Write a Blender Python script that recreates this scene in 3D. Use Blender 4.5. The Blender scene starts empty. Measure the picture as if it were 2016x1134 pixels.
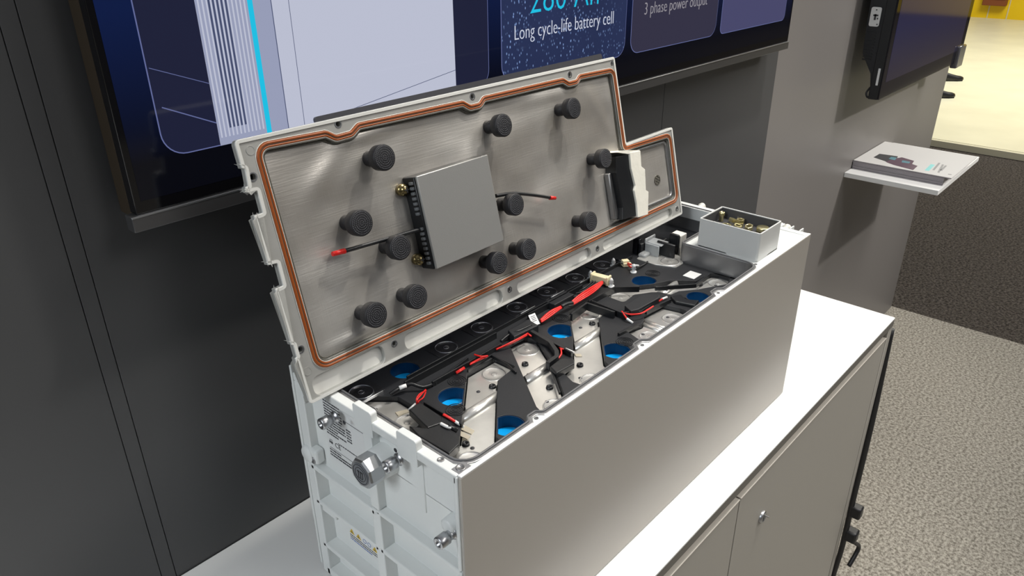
import bpy, bmesh, math, random
from mathutils import Vector, Matrix
random.seed(4)
S = bpy.context.scene
COL = S.collection
# ------------------------------------------------------------------ camera, world, lights
cam_data = bpy.data.cameras.new('camera')
cam = bpy.data.objects.new('camera', cam_data); COL.objects.link(cam)
cam_data.sensor_width = 36.0
cam_data.lens = 1480.08 / 2016 * 36.0
cam_data.clip_start = 0.02; cam_data.clip_end = 60
_r = Vector((0.67143195, -0.74101811, -0.00844421)); _u = Vector((0.3323059, 0.29087639, 0.8971977)); _b = Vector((-0.66238352, -0.60521326, 0.44154839))
cam.matrix_world = Matrix(((_r.x, _u.x, _b.x, 0), (_r.y, _u.y, _b.y, 0), (_r.z, _u.z, _b.z, 0.7), (0, 0, 0, 1)))
S.camera = cam
S.view_settings.view_transform = 'Standard'; S.view_settings.look = 'None'
S.view_settings.exposure = 0.0; S.view_settings.gamma = 1.0
S.view_settings.use_curve_mapping = False

W = bpy.data.worlds.new('hall'); S.world = W; W.use_nodes = True
wn = W.node_tree; wn.nodes.clear()
wo = wn.nodes.new('ShaderNodeOutputWorld'); wb = wn.nodes.new('ShaderNodeBackground')
tc = wn.nodes.new('ShaderNodeTexCoord'); sp = wn.nodes.new('ShaderNodeSeparateXYZ'); cr = wn.nodes.new('ShaderNodeValToRGB')
wn.links.new(tc.outputs['Generated'], sp.inputs[0]); wn.links.new(sp.outputs['Z'], cr.inputs[0])
cr.color_ramp.elements[0].position = 0.0; cr.color_ramp.elements[0].color = (0.10, 0.10, 0.11, 1)
cr.color_ramp.elements[1].position = 0.9; cr.color_ramp.elements[1].color = (0.62, 0.63, 0.66, 1)
wn.links.new(cr.outputs[0], wb.inputs[0]); wb.inputs[1].default_value = 0.42
wn.links.new(wb.outputs[0], wo.inputs[0])

def lamp(name, kind, loc, target, energy, color, size=0.3, spot=60, blend=0.4, size_y=None):
    d = bpy.data.lights.new(name, kind); d.energy = energy; d.color = color
    if kind == 'AREA':
        d.size = size
        if size_y: d.shape = 'RECTANGLE'; d.size_y = size_y
    elif kind == 'SPOT':
        d.shadow_soft_size = size; d.spot_size = math.radians(spot); d.spot_blend = blend
    o = bpy.data.objects.new(name, d); COL.objects.link(o); o.location = loc
    o.rotation_euler = (Vector(target) - Vector(loc)).to_track_quat('-Z', 'Y').to_euler()
    return o
# stand track spots and the hall's ceiling lamps, all well above the picture
lamp('track_spot_counter', 'SPOT', (1.45, 0.05, 2.5), (0.85, 0.42, 0.1), 125, (1.0, 0.955, 0.88), 0.07, 62, 0.6)
lamp('track_spot_front', 'SPOT', (1.02, 0.27, 2.45), (0.98, 0.36, 0.0), 75, (1.0, 0.95, 0.86), 0.05, 42, 0.8)
lamp('track_spot_wall', 'SPOT', (2.95, -1.35, 1.85), (2.50, 0.766, 0.0), 150, (1.0, 0.96, 0.91), 0.05, 50, 0.7)
lamp('hall_lamp_left', 'AREA', (-2.6, 0.30, 2.1), (0.4, 0.45, 0.1), 54, (0.90, 0.96, 1.0), 1.2)
lamp('hall_lamp_front', 'AREA', (1.2, -2.6, 3.0), (0.9, 0.5, 0.2), 30, (1.0, 0.97, 0.93), 1.0)
lamp('hall_lamp_aisle', 'AREA', (3.2, -1.6, 3.4), (3.2, -0.4, -0.9), 75, (1.0, 0.96, 0.90), 1.4)
lamp('hall_lamp_far', 'AREA', (9.5, 0.5, 4.2), (9.5, 0.8, -0.9), 430, (1.0, 0.96, 0.84), 3.0)

# ------------------------------------------------------------------ materials
def srgb(r, g, b):
    f = lambda c: (c / 255 / 12.92) if c / 255 <= 0.04045 else ((c / 255 + 0.055) / 1.055) ** 2.4
    return (f(r), f(g), f(b), 1)
def mat(name, col, rough=0.5, metal=0.0, bump=None, vary=None, spec=0.5, emit=None, trans=0.0, aniso=0.0, coat=0.0):
    m = bpy.data.materials.new(name); m.use_nodes = True; nt = m.node_tree; p = nt.nodes['Principled BSDF']
    p.inputs['Base Color'].default_value = col; p.inputs['Roughness'].default_value = rough; p.inputs['Metallic'].default_value = metal
    p.inputs['Specular IOR Level'].default_value = spec
    p.inputs['Coat Weight'].default_value = coat
    if trans: p.inputs['Transmission Weight'].default_value = trans
    if aniso: p.inputs['Anisotropic'].default_value = aniso
    if emit: p.inputs['Emission Color'].default_value = emit[0]; p.inputs['Emission Strength'].default_value = emit[1]
    if bump or vary:
        t = nt.nodes.new('ShaderNodeTexCoord')
    if vary:   # (scale, amount) colour variation
        n = nt.nodes.new('ShaderNodeTexNoise'); n.inputs['Scale'].default_value = vary[0]; n.inputs['Detail'].default_value = 5
        nt.links.new(t.outputs['Object'], n.inputs['Vector'])
        r = nt.nodes.new('ShaderNodeValToRGB'); a = vary[1]
        r.color_ramp.elements[0].position = 0.3; r.color_ramp.elements[1].position = 0.7
        r.color_ramp.elements[0].color = tuple(max(0, c * (1 - a)) for c in col[:3]) + (1,)
        r.color_ramp.elements[1].color = tuple(min(1, c * (1 + a)) for c in col[:3]) + (1,)
        nt.links.new(n.outputs['Fac'], r.inputs[0]); nt.links.new(r.outputs[0], p.inputs['Base Color'])
    if bump:   # (scale, strength, distance, stretch)
        n = nt.nodes.new('ShaderNodeTexNoise'); n.inputs['Scale'].default_value = bump[0]; n.inputs['Detail'].default_value = 4
        mp = nt.nodes.new('ShaderNodeMapping'); mp.inputs['Scale'].default_value = bump[3] if len(bump) > 3 else (1, 1, 1)
        nt.links.new(t.outputs['Object'], mp.inputs['Vector']); nt.links.new(mp.outputs[0], n.inputs['Vector'])
        b = nt.nodes.new('ShaderNodeBump'); b.inputs['Strength'].default_value = bump[1]; b.inputs['Distance'].default_value = bump[2]
        nt.links.new(n.outputs['Fac'], b.inputs['Height']); nt.links.new(b.outputs[0], p.inputs['Normal'])
    return m
M = {}
M['wall'] = mat('wall_charcoal', (0.062, 0.063, 0.066, 1), 0.45, bump=(300, 0.05, 0.001), vary=(1.5, 0.06))
M['wall2'] = mat('wall_grey', (0.19, 0.179, 0.172, 1), 0.42, bump=(300, 0.05, 0.001))
M['backing'] = mat('dark_backing', (0.012, 0.012, 0.013, 1), 0.8)
M['white'] = mat('white_laminate', (0.84, 0.84, 0.83, 1), 0.38, bump=(400, 0.03, 0.0005))
M['greydoor'] = mat('cabinet_laminate', (0.42, 0.40, 0.36, 1), 0.5, bump=(200, 0.05, 0.0005))
M['edge'] = mat('lit_edge_paint', (0.62, 0.58, 0.52, 1), 0.4)  # paler door colour, paints the lit look of the top edges
M['shell'] = mat('white_powder_coat', (0.74, 0.76, 0.75, 1), 0.42, bump=(900, 0.12, 0.0004))
M['panel'] = mat('light_grey_panel', (0.41, 0.385, 0.35, 1), 0.33, bump=(700, 0.04, 0.0003))
M['lidmetal'] = mat('lid_cast_metal', (0.44, 0.44, 0.42, 1), 0.42, 0.35, bump=(600, 0.12, 0.0004), vary=(40, 0.06))
M['alu'] = mat('milled_aluminium', (0.30, 0.30, 0.305, 1), 0.38, 0.8, bump=(500, 0.1, 0.0003), vary=(30, 0.1))
M['busbar'] = mat('busbar_aluminium', (0.74, 0.73, 0.70, 1), 0.30, 0.75, bump=(60, 0.10, 0.001), vary=(50, 0.07))
M['steel'] = mat('zinc_steel', (0.50, 0.51, 0.53, 1), 0.34, 1.0)
M['darksteel'] = mat('dark_rail_metal', (0.15, 0.15, 0.155, 1), 0.38, 0.8, bump=(500, 0.05, 0.0002))
M['bronze'] = mat('bronze_frame', (0.10, 0.075, 0.05, 1), 0.35, 0.7)
M['black'] = mat('black_plastic', (0.007, 0.008, 0.010, 1), 0.40, bump=(500, 0.2, 0.0004))
M['black2'] = mat('black_plastic_matt', (0.011, 0.012, 0.015, 1), 0.52, bump=(800, 0.3, 0.0004))
M['gloss'] = mat('gloss_black', (0.004, 0.004, 0.005, 1), 0.06)
M['foam'] = mat('black_rubber', (0.010, 0.010, 0.013, 1), 0.50, bump=(1500, 0.5, 0.0006))
M['orange'] = mat('orange_gasket', srgb(150, 74, 22), 0.45)
M['seal'] = mat('dark_seal', (0.09, 0.085, 0.07, 1), 0.45)
M['greyseal'] = mat('grey_rubber_seal', (0.12, 0.12, 0.125, 1), 0.42)
M['blue'] = mat('blue_cell_film', (0.0, 0.42, 1.0, 1), 0.35, emit=None)
M['red'] = mat('red_insulation', (0.65, 0.015, 0.012, 1), 0.35)
M['ferrule'] = mat('white_sleeve', (0.75, 0.76, 0.76, 1), 0.4)
M['nickel'] = mat('nickel_tab', (0.55, 0.50, 0.40, 1), 0.45, 0.3)
M['cream'] = mat('cream_nylon', (0.72, 0.64, 0.42, 1), 0.45)
M['label'] = mat('white_label', (0.72, 0.73, 0.73, 1), 0.4)
M['ink'] = mat('black_ink', (0.04, 0.04, 0.045, 1), 0.6)
M['warn'] = mat('warning_yellow', (0.62, 0.42, 0.03, 1), 0.5)
M['blueink'] = mat('blue_ink', (0.03, 0.12, 0.4, 1), 0.5)
M['brass'] = mat('yellow_zinc', (0.74, 0.66, 0.36, 1), 0.28, 0.9)
M['clear'] = mat('frosted_clear_plastic', (0.75, 0.78, 0.80, 1), 0.25, trans=0.7)
M['smoke'] = mat('smoked_acrylic', (0.10, 0.10, 0.11, 1), 0.15, trans=0.35)
M['whiteplastic'] = mat('white_plastic', (0.72, 0.71, 0.66, 1), 0.4)
M['tray'] = mat('pale_grey_acrylic', (0.60, 0.61, 0.60, 1), 0.3)
M['traydark'] = mat('tray_inner_grey', (0.07, 0.07, 0.075, 1), 0.4)
M['brushed'] = None
M['yellow'] = mat('yellow_wall_paint', srgb(236, 200, 0), 0.5)
M['brown'] = mat('brown_board', srgb(130, 70, 30), 0.5)
M['platform'] = mat('cream_floor_sheet', (0.80, 0.78, 0.60, 1), 0.35, vary=(3, 0.05))
M['platedge'] = mat('cream_riser', (0.66, 0.62, 0.45, 1), 0.5)
M['shoe'] = mat('black_leather', (0.012, 0.012, 0.014, 1), 0.4)
M['paper'] = mat('paper_edges', (0.36, 0.33, 0.35, 1), 0.7, bump=(1, 0.1, 0.001))
M['cover'] = mat('glossy_white_cover', (0.78, 0.77, 0.75, 1), 0.18)

def brushed():
    m = bpy.data.materials.new('brushed_sheet'); m.use_nodes = True; nt = m.node_tree; p = nt.nodes['Principled BSDF']
    p.inputs['Metallic'].default_value = 0.72; p.inputs['Roughness'].default_value = 0.40
    t = nt.nodes.new('ShaderNodeTexCoord')
    def noise(sc, st, d=3):
        mp = nt.nodes.new('ShaderNodeMapping'); mp.inputs['Scale'].default_value = st
        n = nt.nodes.new('ShaderNodeTexNoise'); n.inputs['Scale'].default_value = sc; n.inputs['Detail'].default_value = d
        nt.links.new(t.outputs['Object'], mp.inputs[0]); nt.links.new(mp.outputs[0], n.inputs['Vector']); return n
    a = noise(9, (1, 1, 1), 5); c = noise(700, (0.04, 1, 1)); e = noise(700, (1, 1, 0.06))
    r = nt.nodes.new('ShaderNodeValToRGB'); r.color_ramp.elements[0].position = 0.30; r.color_ramp.elements[1].position = 0.72
    r.color_ramp.elements[0].color = (0.50, 0.47, 0.43, 1); r.color_ramp.elements[1].color = (0.70, 0.68, 0.64, 1)
    nt.links.new(a.outputs['Fac'], r.inputs[0]); nt.links.new(r.outputs[0], p.inputs['Base Color'])
    ad = nt.nodes.new('ShaderNodeMath'); ad.operation = 'ADD'; nt.links.new(c.outputs['Fac'], ad.inputs[0]); nt.links.new(e.outputs['Fac'], ad.inputs[1])
    b1 = nt.nodes.new('ShaderNodeBump'); b1.inputs['Strength'].default_value = 0.45; b1.inputs['Distance'].default_value = 0.0003
    nt.links.new(ad.outputs[0], b1.inputs['Height'])
    w = noise(10, (1, 1, 1.2), 1); b2 = nt.nodes.new('ShaderNodeBump'); b2.inputs['Strength'].default_value = 0.8; b2.inputs['Distance'].default_value = 0.016
    nt.links.new(w.outputs['Fac'], b2.inputs['Height']); nt.links.new(b1.outputs[0], b2.inputs['Normal']); nt.links.new(b2.outputs[0], p.inputs['Normal'])
    return m
M['brushed'] = brushed()

def carpet(name, c0, c1, scale):
    m = bpy.data.materials.new(name); m.use_nodes = True; nt = m.node_tree; p = nt.nodes['Principled BSDF']
    p.inputs['Roughness'].default_value = 0.95; p.inputs['Specular IOR Level'].default_value = 0.1
    t = nt.nodes.new('ShaderNodeTexCoord')
    n = nt.nodes.new('ShaderNodeTexNoise'); n.inputs['Scale'].default_value = scale; n.inputs['Detail'].default_value = 6; n.inputs['Roughness'].default_value = 0.75
    mp = nt.nodes.new('ShaderNodeMapping'); mp.inputs['Scale'].default_value = (1.0, 1.0, 1)
    nt.links.new(t.outputs['Object'], mp.inputs[0]); nt.links.new(mp.outputs[0], n.inputs['Vector'])
    r = nt.nodes.new('ShaderNodeValToRGB'); r.color_ramp.elements[0].position = 0.40; r.color_ramp.elements[1].position = 0.60
    r.color_ramp.elements[0].color = c0; r.color_ramp.elements[1].color = c1
    nt.links.new(n.outputs['Fac'], r.inputs[0]); nt.links.new(r.outputs[0], p.inputs['Base Color'])
    b = nt.nodes.new('ShaderNodeBump'); b.inputs['Strength'].default_value = 0.8; b.inputs['Distance'].default_value = 0.006
    nt.links.new(n.outputs['Fac'], b.inputs['Height']); nt.links.new(b.outputs[0], p.inputs['Normal'])
    return m
M['carpet'] = carpet('beige_grey_carpet', (0.17, 0.155, 0.13, 1), (0.52, 0.49, 0.43, 1), 110)
M['carpet_dark'] = carpet('charcoal_carpet', (0.020, 0.017, 0.015, 1), (0.115, 0.10, 0.088, 1), 85)

def screen_mat(name, c, strength=1.0, speckle=None, grad=None, lo=0.06, hi=0.19):
    m = bpy.data.materials.new(name); m.use_nodes = True; nt = m.node_tree; p = nt.nodes['Principled BSDF']
    p.inputs['Base Color'].default_value = (0.004, 0.004, 0.006, 1); p.inputs['Roughness'].default_value = 0.08; p.inputs['Specular IOR Level'].default_value = 0.3
    p.inputs['Emission Strength'].default_value = strength; p.inputs['Emission Color'].default_value = c
    if grad or speckle:
        t = nt.nodes.new('ShaderNodeTexCoord')
    if grad:   # picture shown on the display: colour c fading to grad
        n = nt.nodes.new('ShaderNodeSeparateXYZ'); mr = nt.nodes.new('ShaderNodeMapRange'); mr.inputs['From Min'].default_value = lo; mr.inputs['From Max'].default_value = hi
        r = nt.nodes.new('ShaderNodeValToRGB'); r.color_ramp.elements[0].color = grad; r.color_ramp.elements[1].color = c
        nt.links.new(t.outputs['Object'], n.inputs[0]); nt.links.new(n.outputs['Z'], mr.inputs['Value']); nt.links.new(mr.outputs[0], r.inputs[0]); nt.links.new(r.outputs[0], p.inputs['Emission Color'])
    if speckle:
        v = nt.nodes.new('ShaderNodeTexVoronoi'); v.inputs['Scale'].default_value = 230
        mp = nt.nodes.new('ShaderNodeMapping'); mp.inputs['Scale'].default_value = (1, 1, 0.6)
        nt.links.new(t.outputs['Object'], mp.inputs[0]); nt.links.new(mp.outputs[0], v.inputs['Vector'])
        n = nt.nodes.new('ShaderNodeTexNoise'); n.inputs['Scale'].default_value = 26; n.inputs['Detail'].default_value = 3
        nt.links.new(t.outputs['Object'], n.inputs['Vector'])
        r = nt.nodes.new('ShaderNodeValToRGB'); r.color_ramp.elements[0].position = 0.10; r.color_ramp.elements[0].color = (1, 1, 1, 1)
        r.color_ramp.elements[1].position = 0.30; r.color_ramp.elements[1].color = (0, 0, 0, 1)
        nt.links.new(v.outputs['Distance'], r.inputs[0])
        r2 = nt.nodes.new('ShaderNodeValToRGB'); r2.color_ramp.elements[0].position = 0.40; r2.color_ramp.elements[1].position = 0.66
        nt.links.new(n.outputs['Fac'], r2.inputs[0])
        mu = nt.nodes.new('ShaderNodeMath'); mu.operation = 'MULTIPLY'; nt.links.new(r.outputs[0], mu.inputs[0]); nt.links.new(r2.outputs[0], mu.inputs[1])
        mx = nt.nodes.new('ShaderNodeMix'); mx.data_type = 'RGBA'; mx.inputs[6].default_value = c; mx.inputs[7].default_value = speckle
        n2 = nt.nodes.new('ShaderNodeTexNoise'); n2.inputs['Scale'].default_value = 9; nt.links.new(t.outputs['Object'], n2.inputs['Vector'])
        mx2 = nt.nodes.new('ShaderNodeMix'); mx2.data_type = 'RGBA'; mx2.inputs[6].default_value = c; mx2.inputs[7].default_value = tuple(x * 1.9 for x in c[:3]) + (1,)
        nt.links.new(n2.outputs['Fac'], mx2.inputs[0]); nt.links.new(mx2.outputs[2], mx.inputs[6])
        nt.links.new(mu.outputs[0], mx.inputs[0]); nt.links.new(mx.outputs[2], p.inputs['Emission Color'])
    return m

# ------------------------------------------------------------------ helpers
def new_bm(): return bmesh.new()
def box(bm, x0, x1, y0, y1, z0, z1, bev=0.0, seg=2, mi=0):
    vs = [bm.verts.new((x, y, z)) for x in (x0, x1) for y in (y0, y1) for z in (z0, z1)]
    fs = []
    for idx in ((0, 1, 3, 2), (4, 6, 7, 5), (0, 4, 5, 1), (2, 3, 7, 6), (0, 2, 6, 4), (1, 5, 7, 3)):
        f = bm.faces.new([vs[i] for i in idx]); f.material_index = mi; fs.append(f)
    if bev:
        es = list({e for f in fs for e in f.edges})
        r = bmesh.ops.bevel(bm, geom=es, offset=bev, segments=seg, affect='EDGES', profile=0.5)
        for f in r['faces']: f.material_index = mi; f.smooth = True
    return vs
def cyl(bm, p0, p1, r0, r1=None, n=24, caps=True, mi=0, smooth=True):
    r1 = r0 if r1 is None else r1
    p0 = Vector(p0); p1 = Vector(p1); d = (p1 - p0).normalized()
    a = d.orthogonal().normalized(); b = d.cross(a)
    A = []; B = []
    for i in range(n):
        t = 2 * math.pi * i / n; w = a * math.cos(t) + b * math.sin(t)
        A.append(bm.verts.new(p0 + w * r0)); B.append(bm.verts.new(p1 + w * r1))
    for i in range(n):
        f = bm.faces.new((A[i], A[(i + 1) % n], B[(i + 1) % n], B[i])); f.smooth = smooth; f.material_index = mi
    if caps:
        f = bm.faces.new(A[::-1]); f.material_index = mi
        f = bm.faces.new(B); f.material_index = mi
def lathe(bm, origin, axis, prof, n=32, mi=0):
    """prof: list of (distance along axis, radius)"""
    o = Vector(origin); d = Vector(axis).normalized(); a = d.orthogonal().normalized(); b = d.cross(a)
    rings = []
    for s, r in prof:
        if r < 1e-6: rings.append([bm.verts.new(o + d * s)]); continue
        rings.append([bm.verts.new(o + d * s + (a * math.cos(2 * math.pi * i / n) + b * math.sin(2 * math.pi * i / n)) * r) for i in range(n)])
    for R0, R1 in zip(rings, rings[1:]):
        for i in range(n):
            j = (i + 1) % n
            if len(R0) == 1 and len(R1) == 1: continue
            if len(R0) == 1: f = bm.faces.new((R0[0], R1[i], R1[j]))
            elif len(R1) == 1: f = bm.faces.new((R0[i], R0[j], R1[0]))
            else: f = bm.faces.new((R0[i], R0[j], R1[j], R1[i]))
            f.smooth = True; f.material_index = mi
def catmull(pts, k=6, closed=False):
    P = [Vector(p) for p in pts]; n = len(P); out = []
    rng = range(n) if closed else range(n - 1)
    for i in rng:
        g = (lambda j: P[j % n]) if closed else (lambda j: P[max(0, min(n - 1, j))])
        p0, p1, p2, p3 = g(i - 1), g(i), g(i + 1), g(i + 2)
        for s in range(k):
            t = s / k
            out.append(0.5 * ((2 * p1) + (-p0 + p2) * t + (2 * p0 - 5 * p1 + 4 * p2 - p3) * t * t + (-p0 + 3 * p1 - 3 * p2 + p3) * t ** 3))
    if not closed: out.append(P[-1])
    return out
def tube(bm, pts, r, n=8, smooth=True, closed=False, k=6, mi=0, curve=True):
    P = catmull(pts, k, closed) if curve and len(pts) > 2 else [Vector(p) for p in pts]
    m = len(P); rings = []; prev = None
    for i in range(m):
        if closed: d = P[(i + 1) % m] - P[i - 1]
        else: d = P[min(i + 1, m - 1)] - P[max(i - 1, 0)]
        d.normalize()
        if prev is None: a = d.orthogonal().normalized()
        else: a = (prev - d * prev.dot(d)); a = a.normalized() if a.length > 1e-6 else d.orthogonal().normalized()
        prev = a; b = d.cross(a)
        rings.append([bm.verts.new(P[i] + (a * math.cos(2 * math.pi * j / n) + b * math.sin(2 * math.pi * j / n)) * r) for j in range(n)])
    for i in range(m if closed else m - 1):
        A, B = rings[i], rings[(i + 1) % m]
        off = 0
        if closed and i == m - 1:
            off = min(range(n), key=lambda o: (A[0].co - B[o].co).length)
        for j in range(n):
            f = bm.faces.new((A[j], A[(j + 1) % n], B[(j + 1 + off) % n], B[(j + off) % n])); f.smooth = True; f.material_index = mi
    if not closed:
        bm.faces.new(rings[0][::-1]).material_index = mi; bm.faces.new(rings[-1]).material_index = mi
def fillet(poly, r, n=5):
    """round the corners of a 2D polygon; r number or list"""
    out = []; m = len(poly)
    for i in range(m):
        p = Vector(poly[i]); a = Vector(poly[i - 1]) - p; b = Vector(poly[(i + 1) % m]) - p
        rr = r[i] if isinstance(r, (list, tuple)) else r
        la, lb = a.length, b.length
        if rr <= 0 or la < 1e-7 or lb < 1e-7: out.append(tuple(p)); continue
        a.normalize(); b.normalize(); ang = a.angle(b)
        if ang > math.pi - 0.03: out.append(tuple(p)); continue
        t = min(rr / math.tan(ang / 2), la * 0.48, lb * 0.48); r2 = t * math.tan(ang / 2)
        p0 = p + a * t; p1 = p + b * t; c = p + (a + b).normalized() * (r2 / math.sin(ang / 2))
        v0 = p0 - c; v1 = p1 - c; w = v0.angle_signed(v1)
        for k in range(n + 1):
            th = -w * k / n
            out.append((c.x + v0.x * math.cos(th) - v0.y * math.sin(th), c.y + v0.x * math.sin(th) + v0.y * math.cos(th)))
    return out
def offset_poly(poly, d):
    """positive d grows a counter-clockwise polygon"""
    m = len(poly); area = sum(poly[i][0] * poly[(i + 1) % m][1] - poly[(i + 1) % m][0] * poly[i][1] for i in range(m))
    s = 1 if area > 0 else -1; out = []
    for i in range(m):
        p = Vector(poly[i]); a = (p - Vector(poly[i - 1])); b = (Vector(poly[(i + 1) % m]) - p)
        if a.length < 1e-8 or b.length < 1e-8: continue
        a.normalize(); b.normalize()
        na = Vector((a.y, -a.x)) * s; nb = Vector((b.y, -b.x)) * s; nn = na + nb
        if nn.length < 1e-6: continue
        nn.normalize(); q = p + nn * (d / max(0.35, nn.dot(na))); out.append((q.x, q.y))
    return out
def clip_poly(poly, p, q):
    """keep the part of poly left of the directed line p -> q"""
    out = []; d = (q[0] - p[0], q[1] - p[1]); s = lambda v: d[0] * (v[1] - p[1]) - d[1] * (v[0] - p[0])
    for i, v in enumerate(poly):
        w = poly[i - 1]; a, b = s(w), s(v)
        if (a >= 0) != (b >= 0):
            t = a / (a - b); out.append((w[0] + (v[0] - w[0]) * t, w[1] + (v[1] - w[1]) * t))
        if b >= 0: out.append(v)
    return out
def clip_away(poly, cx, cy, r, shapes, gap):
    """cut a round window back from neighbouring outlines, leaving a gap"""
    for S_ in shapes:
        m = len(S_)
        for i in range(m):
            p, q = Vector(S_[i]), Vector(S_[(i + 1) % m]); d = q - p
            if d.length < 0.004: continue
            t = max(0, min(1, (Vector((cx, cy)) - p).dot(d) / d.length_squared)); near = p + d * t; dist = (near - Vector((cx, cy))).length
            if dist < r + gap:
                nrm = (Vector((cx, cy)) - near).normalized(); o = near + nrm * gap; tt = Vector((nrm.y, -nrm.x))
                poly = clip_poly(poly, tuple(o), tuple(o + tt))
    return poly
def circle(cx, cy, r, n=28, ry=None):
    return [(cx + r * math.cos(2 * math.pi * i / n), cy + (ry or r) * math.sin(2 * math.pi * i / n)) for i in range(n)]
def plate(bm, outer, holes, z0, z1, mapf=None, mi=0, bev=0.0):
    """slab from a 2D outline with holes; mapf turns (x, y, z) into the wanted space"""
    cu = bpy.data.curves.new('tmp', 'CURVE'); cu.dimensions = '2D'; cu.fill_mode = 'BOTH'
    for poly in [outer] + list(holes):
        s = cu.splines.new('POLY'); s.points.add(len(poly) - 1); s.use_cyclic_u = True
        for i, p in enumerate(poly): s.points[i].co = (p[0], p[1], 0, 1)
    h = abs(z1 - z0) / 2
    cu.extrude = max(h - bev, 1e-5); cu.bevel_depth = bev; cu.offset = -bev; cu.bevel_resolution = 1
    ob = bpy.data.objects.new('tmp', cu); COL.objects.link(ob)
    me = ob.to_mesh(); zc = (z0 + z1) / 2
    vm = []
    for v in me.vertices:
        c = (v.co.x, v.co.y, v.co.z + zc)
        vm.append(bm.verts.new(mapf(*c) if mapf else c))
    for p in me.polygons:
        try:
            f = bm.faces.new([vm[i] for i in p.vertices]); f.material_index = mi
        except ValueError: pass
    ob.to_mesh_clear(); bpy.data.objects.remove(ob); bpy.data.curves.remove(cu)
    bmesh.ops.remove_doubles(bm, verts=vm, dist=1e-6)
def strip(bm, pts, w, z0, z1, mapf=None, mi=0, bev=0.0):
    P = [Vector(p) for p in pts]; L = []; R = []; m = len(P)
    for i, p in enumerate(P):
        a = (P[i] - P[i - 1]).normalized() if i else (P[1] - P[0]).normalized()
        b = (P[i + 1] - P[i]).normalized() if i < m - 1 else a
        na, nb = Vector((-a.y, a.x)), Vector((-b.y, b.x)); n_ = (na + nb).normalized(); n_ = n_ * (w / 2 / max(0.45, n_.dot(na)))
        L.append(tuple(p + n_)); R.append(tuple(p - n_))
    plate(bm, L + R[::-1], [], z0, z1, mapf, mi, bev)
def finish(bm): bmesh.ops.recalc_face_normals(bm, faces=bm.faces)
def root_mat(parent):
    m = Matrix.Identity(4); chain = []
    while parent is not None: chain.append(parent); parent = parent.parent
    for p in reversed(chain): m = m @ (Matrix.Translation(p.location) @ p.rotation_euler.to_matrix().to_4x4())
    return m
def obj(name, bm, mats, parent=None, local=False, loc=None, recalc=True):
    """links the bmesh as ONE object; vertices come in world space unless local"""
    if recalc: finish(bm)
    if parent is not None and not local: bm.transform(root_mat(parent).inverted())
    if loc is not None: bm.transform(Matrix.Translation(-Vector(loc)))
    me = bpy.data.meshes.new(name); bm.to_mesh(me); bm.free()
    if not isinstance(mats, (list, tuple)): mats = [mats]
    for m in mats: me.materials.append(m)
    o = bpy.data.objects.new(name, me); COL.objects.link(o)
    if parent is not None: o.parent = parent
    if loc is not None: o.location = loc
    return o
def sub(name, bm, mats, parent):   # sub-part of a part whose own transform is identity
    return obj(name, bm, mats, parent)
def thing(name, label, cat, loc, group=None, rot=(0, 0, 0)):
    o = bpy.data.objects.new(name, None); COL.objects.link(o); o.location = loc; o.rotation_euler = rot; o.empty_display_size = 0.05
    o['label'] = label; o['category'] = cat
    if group: o['group'] = group
    return o
def tag(o, label, cat, group=None):
    o['label'] = label; o['category'] = cat
    if group: o['group'] = group
    return o
def struct(o): o['kind'] = 'structure'; return o
def text_bm(body, width=None, size=None, space=1.0, thin=0.0):
    cu = bpy.data.curves.new('t', 'FONT'); cu.body = body; cu.size = size or 1.0; cu.space_character = space
    cu.fill_mode = 'FRONT'; cu.resolution_u = 3; cu.offset = thin
    ob = bpy.data.objects.new('t', cu); COL.objects.link(ob); bpy.context.view_layer.update()
    me = ob.to_mesh(); bm = bmesh.new(); bm.from_mesh(me)
    ob.to_mesh_clear(); bpy.data.objects.remove(ob); bpy.data.curves.remove(cu)
    xs = [v.co.x for v in bm.verts]; x0, x1 = min(xs), max(xs)
    s = width / (x1 - x0) if width else 1.0
    for v in bm.verts: v.co = Vector(((v.co.x - x0) * s, v.co.y * s, 0))
    return bm
def text_on(bm_dst, body, mapf, width=None, size=None, sy=1.0, mi=0, space=1.0, thick=0.0003, thin=0.0):
    t = text_bm(body, width, size, space, thin)
    bmesh.ops.solidify(t, geom=list(t.faces), thickness=thick) if thick else None
    vm = {v: bm_dst.verts.new(mapf(v.co.x, v.co.y * sy, v.co.z)) for v in t.verts}
    for f in t.faces:
        try: bm_dst.faces.new([vm[v] for v in f.verts]).material_index = mi
        except ValueError: pass
    t.free()

# ------------------------------------------------------------------ setting
FZ = -0.90
bm = new_bm(); box(bm, -3, 3.40, -5, 6, FZ - 0.05, FZ); struct(obj('floor', bm, M['carpet'], loc=(0, 0, FZ)))
bm = new_bm(); box(bm, 3.40, 6.36, -5, 6, FZ - 0.05, FZ - 0.001); box(bm, 6.36, 15.6, -5, -0.85, FZ - 0.05, FZ - 0.001); struct(obj('floor_aisle', bm, M['carpet_dark'], loc=(4.9, 0, FZ)))
bm = new_bm(); box(bm, 6.36, 6.40, -0.85, 7, FZ - 0.05, FZ + 0.047, 0.002, 1, mi=1); box(bm, 6.40, 15.6, -0.85, 9, FZ - 0.05, FZ + 0.05)
struct(obj('floor_platform', bm, [M['platform'], M['platedge']], loc=(10, 0, FZ)))
bm = new_bm(); box(bm, 15.0, 15.2, -4, 9, FZ + 0.05, 2.2)
for y in (3.28, 3.0, 2.72, 2.44, 3.56, 1.8): box(bm, 14.99, 15.0, y, y + 0.015, FZ + 0.05, 2.2, mi=1)
struct(obj('wall_far', bm, [M['yellow'], M['platedge']], loc=(15, 2, 0)))
bm = new_bm(); box(bm, 14.85, 14.985, 2.76, 3.10, -0.645, -0.15, 0.01)
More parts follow.
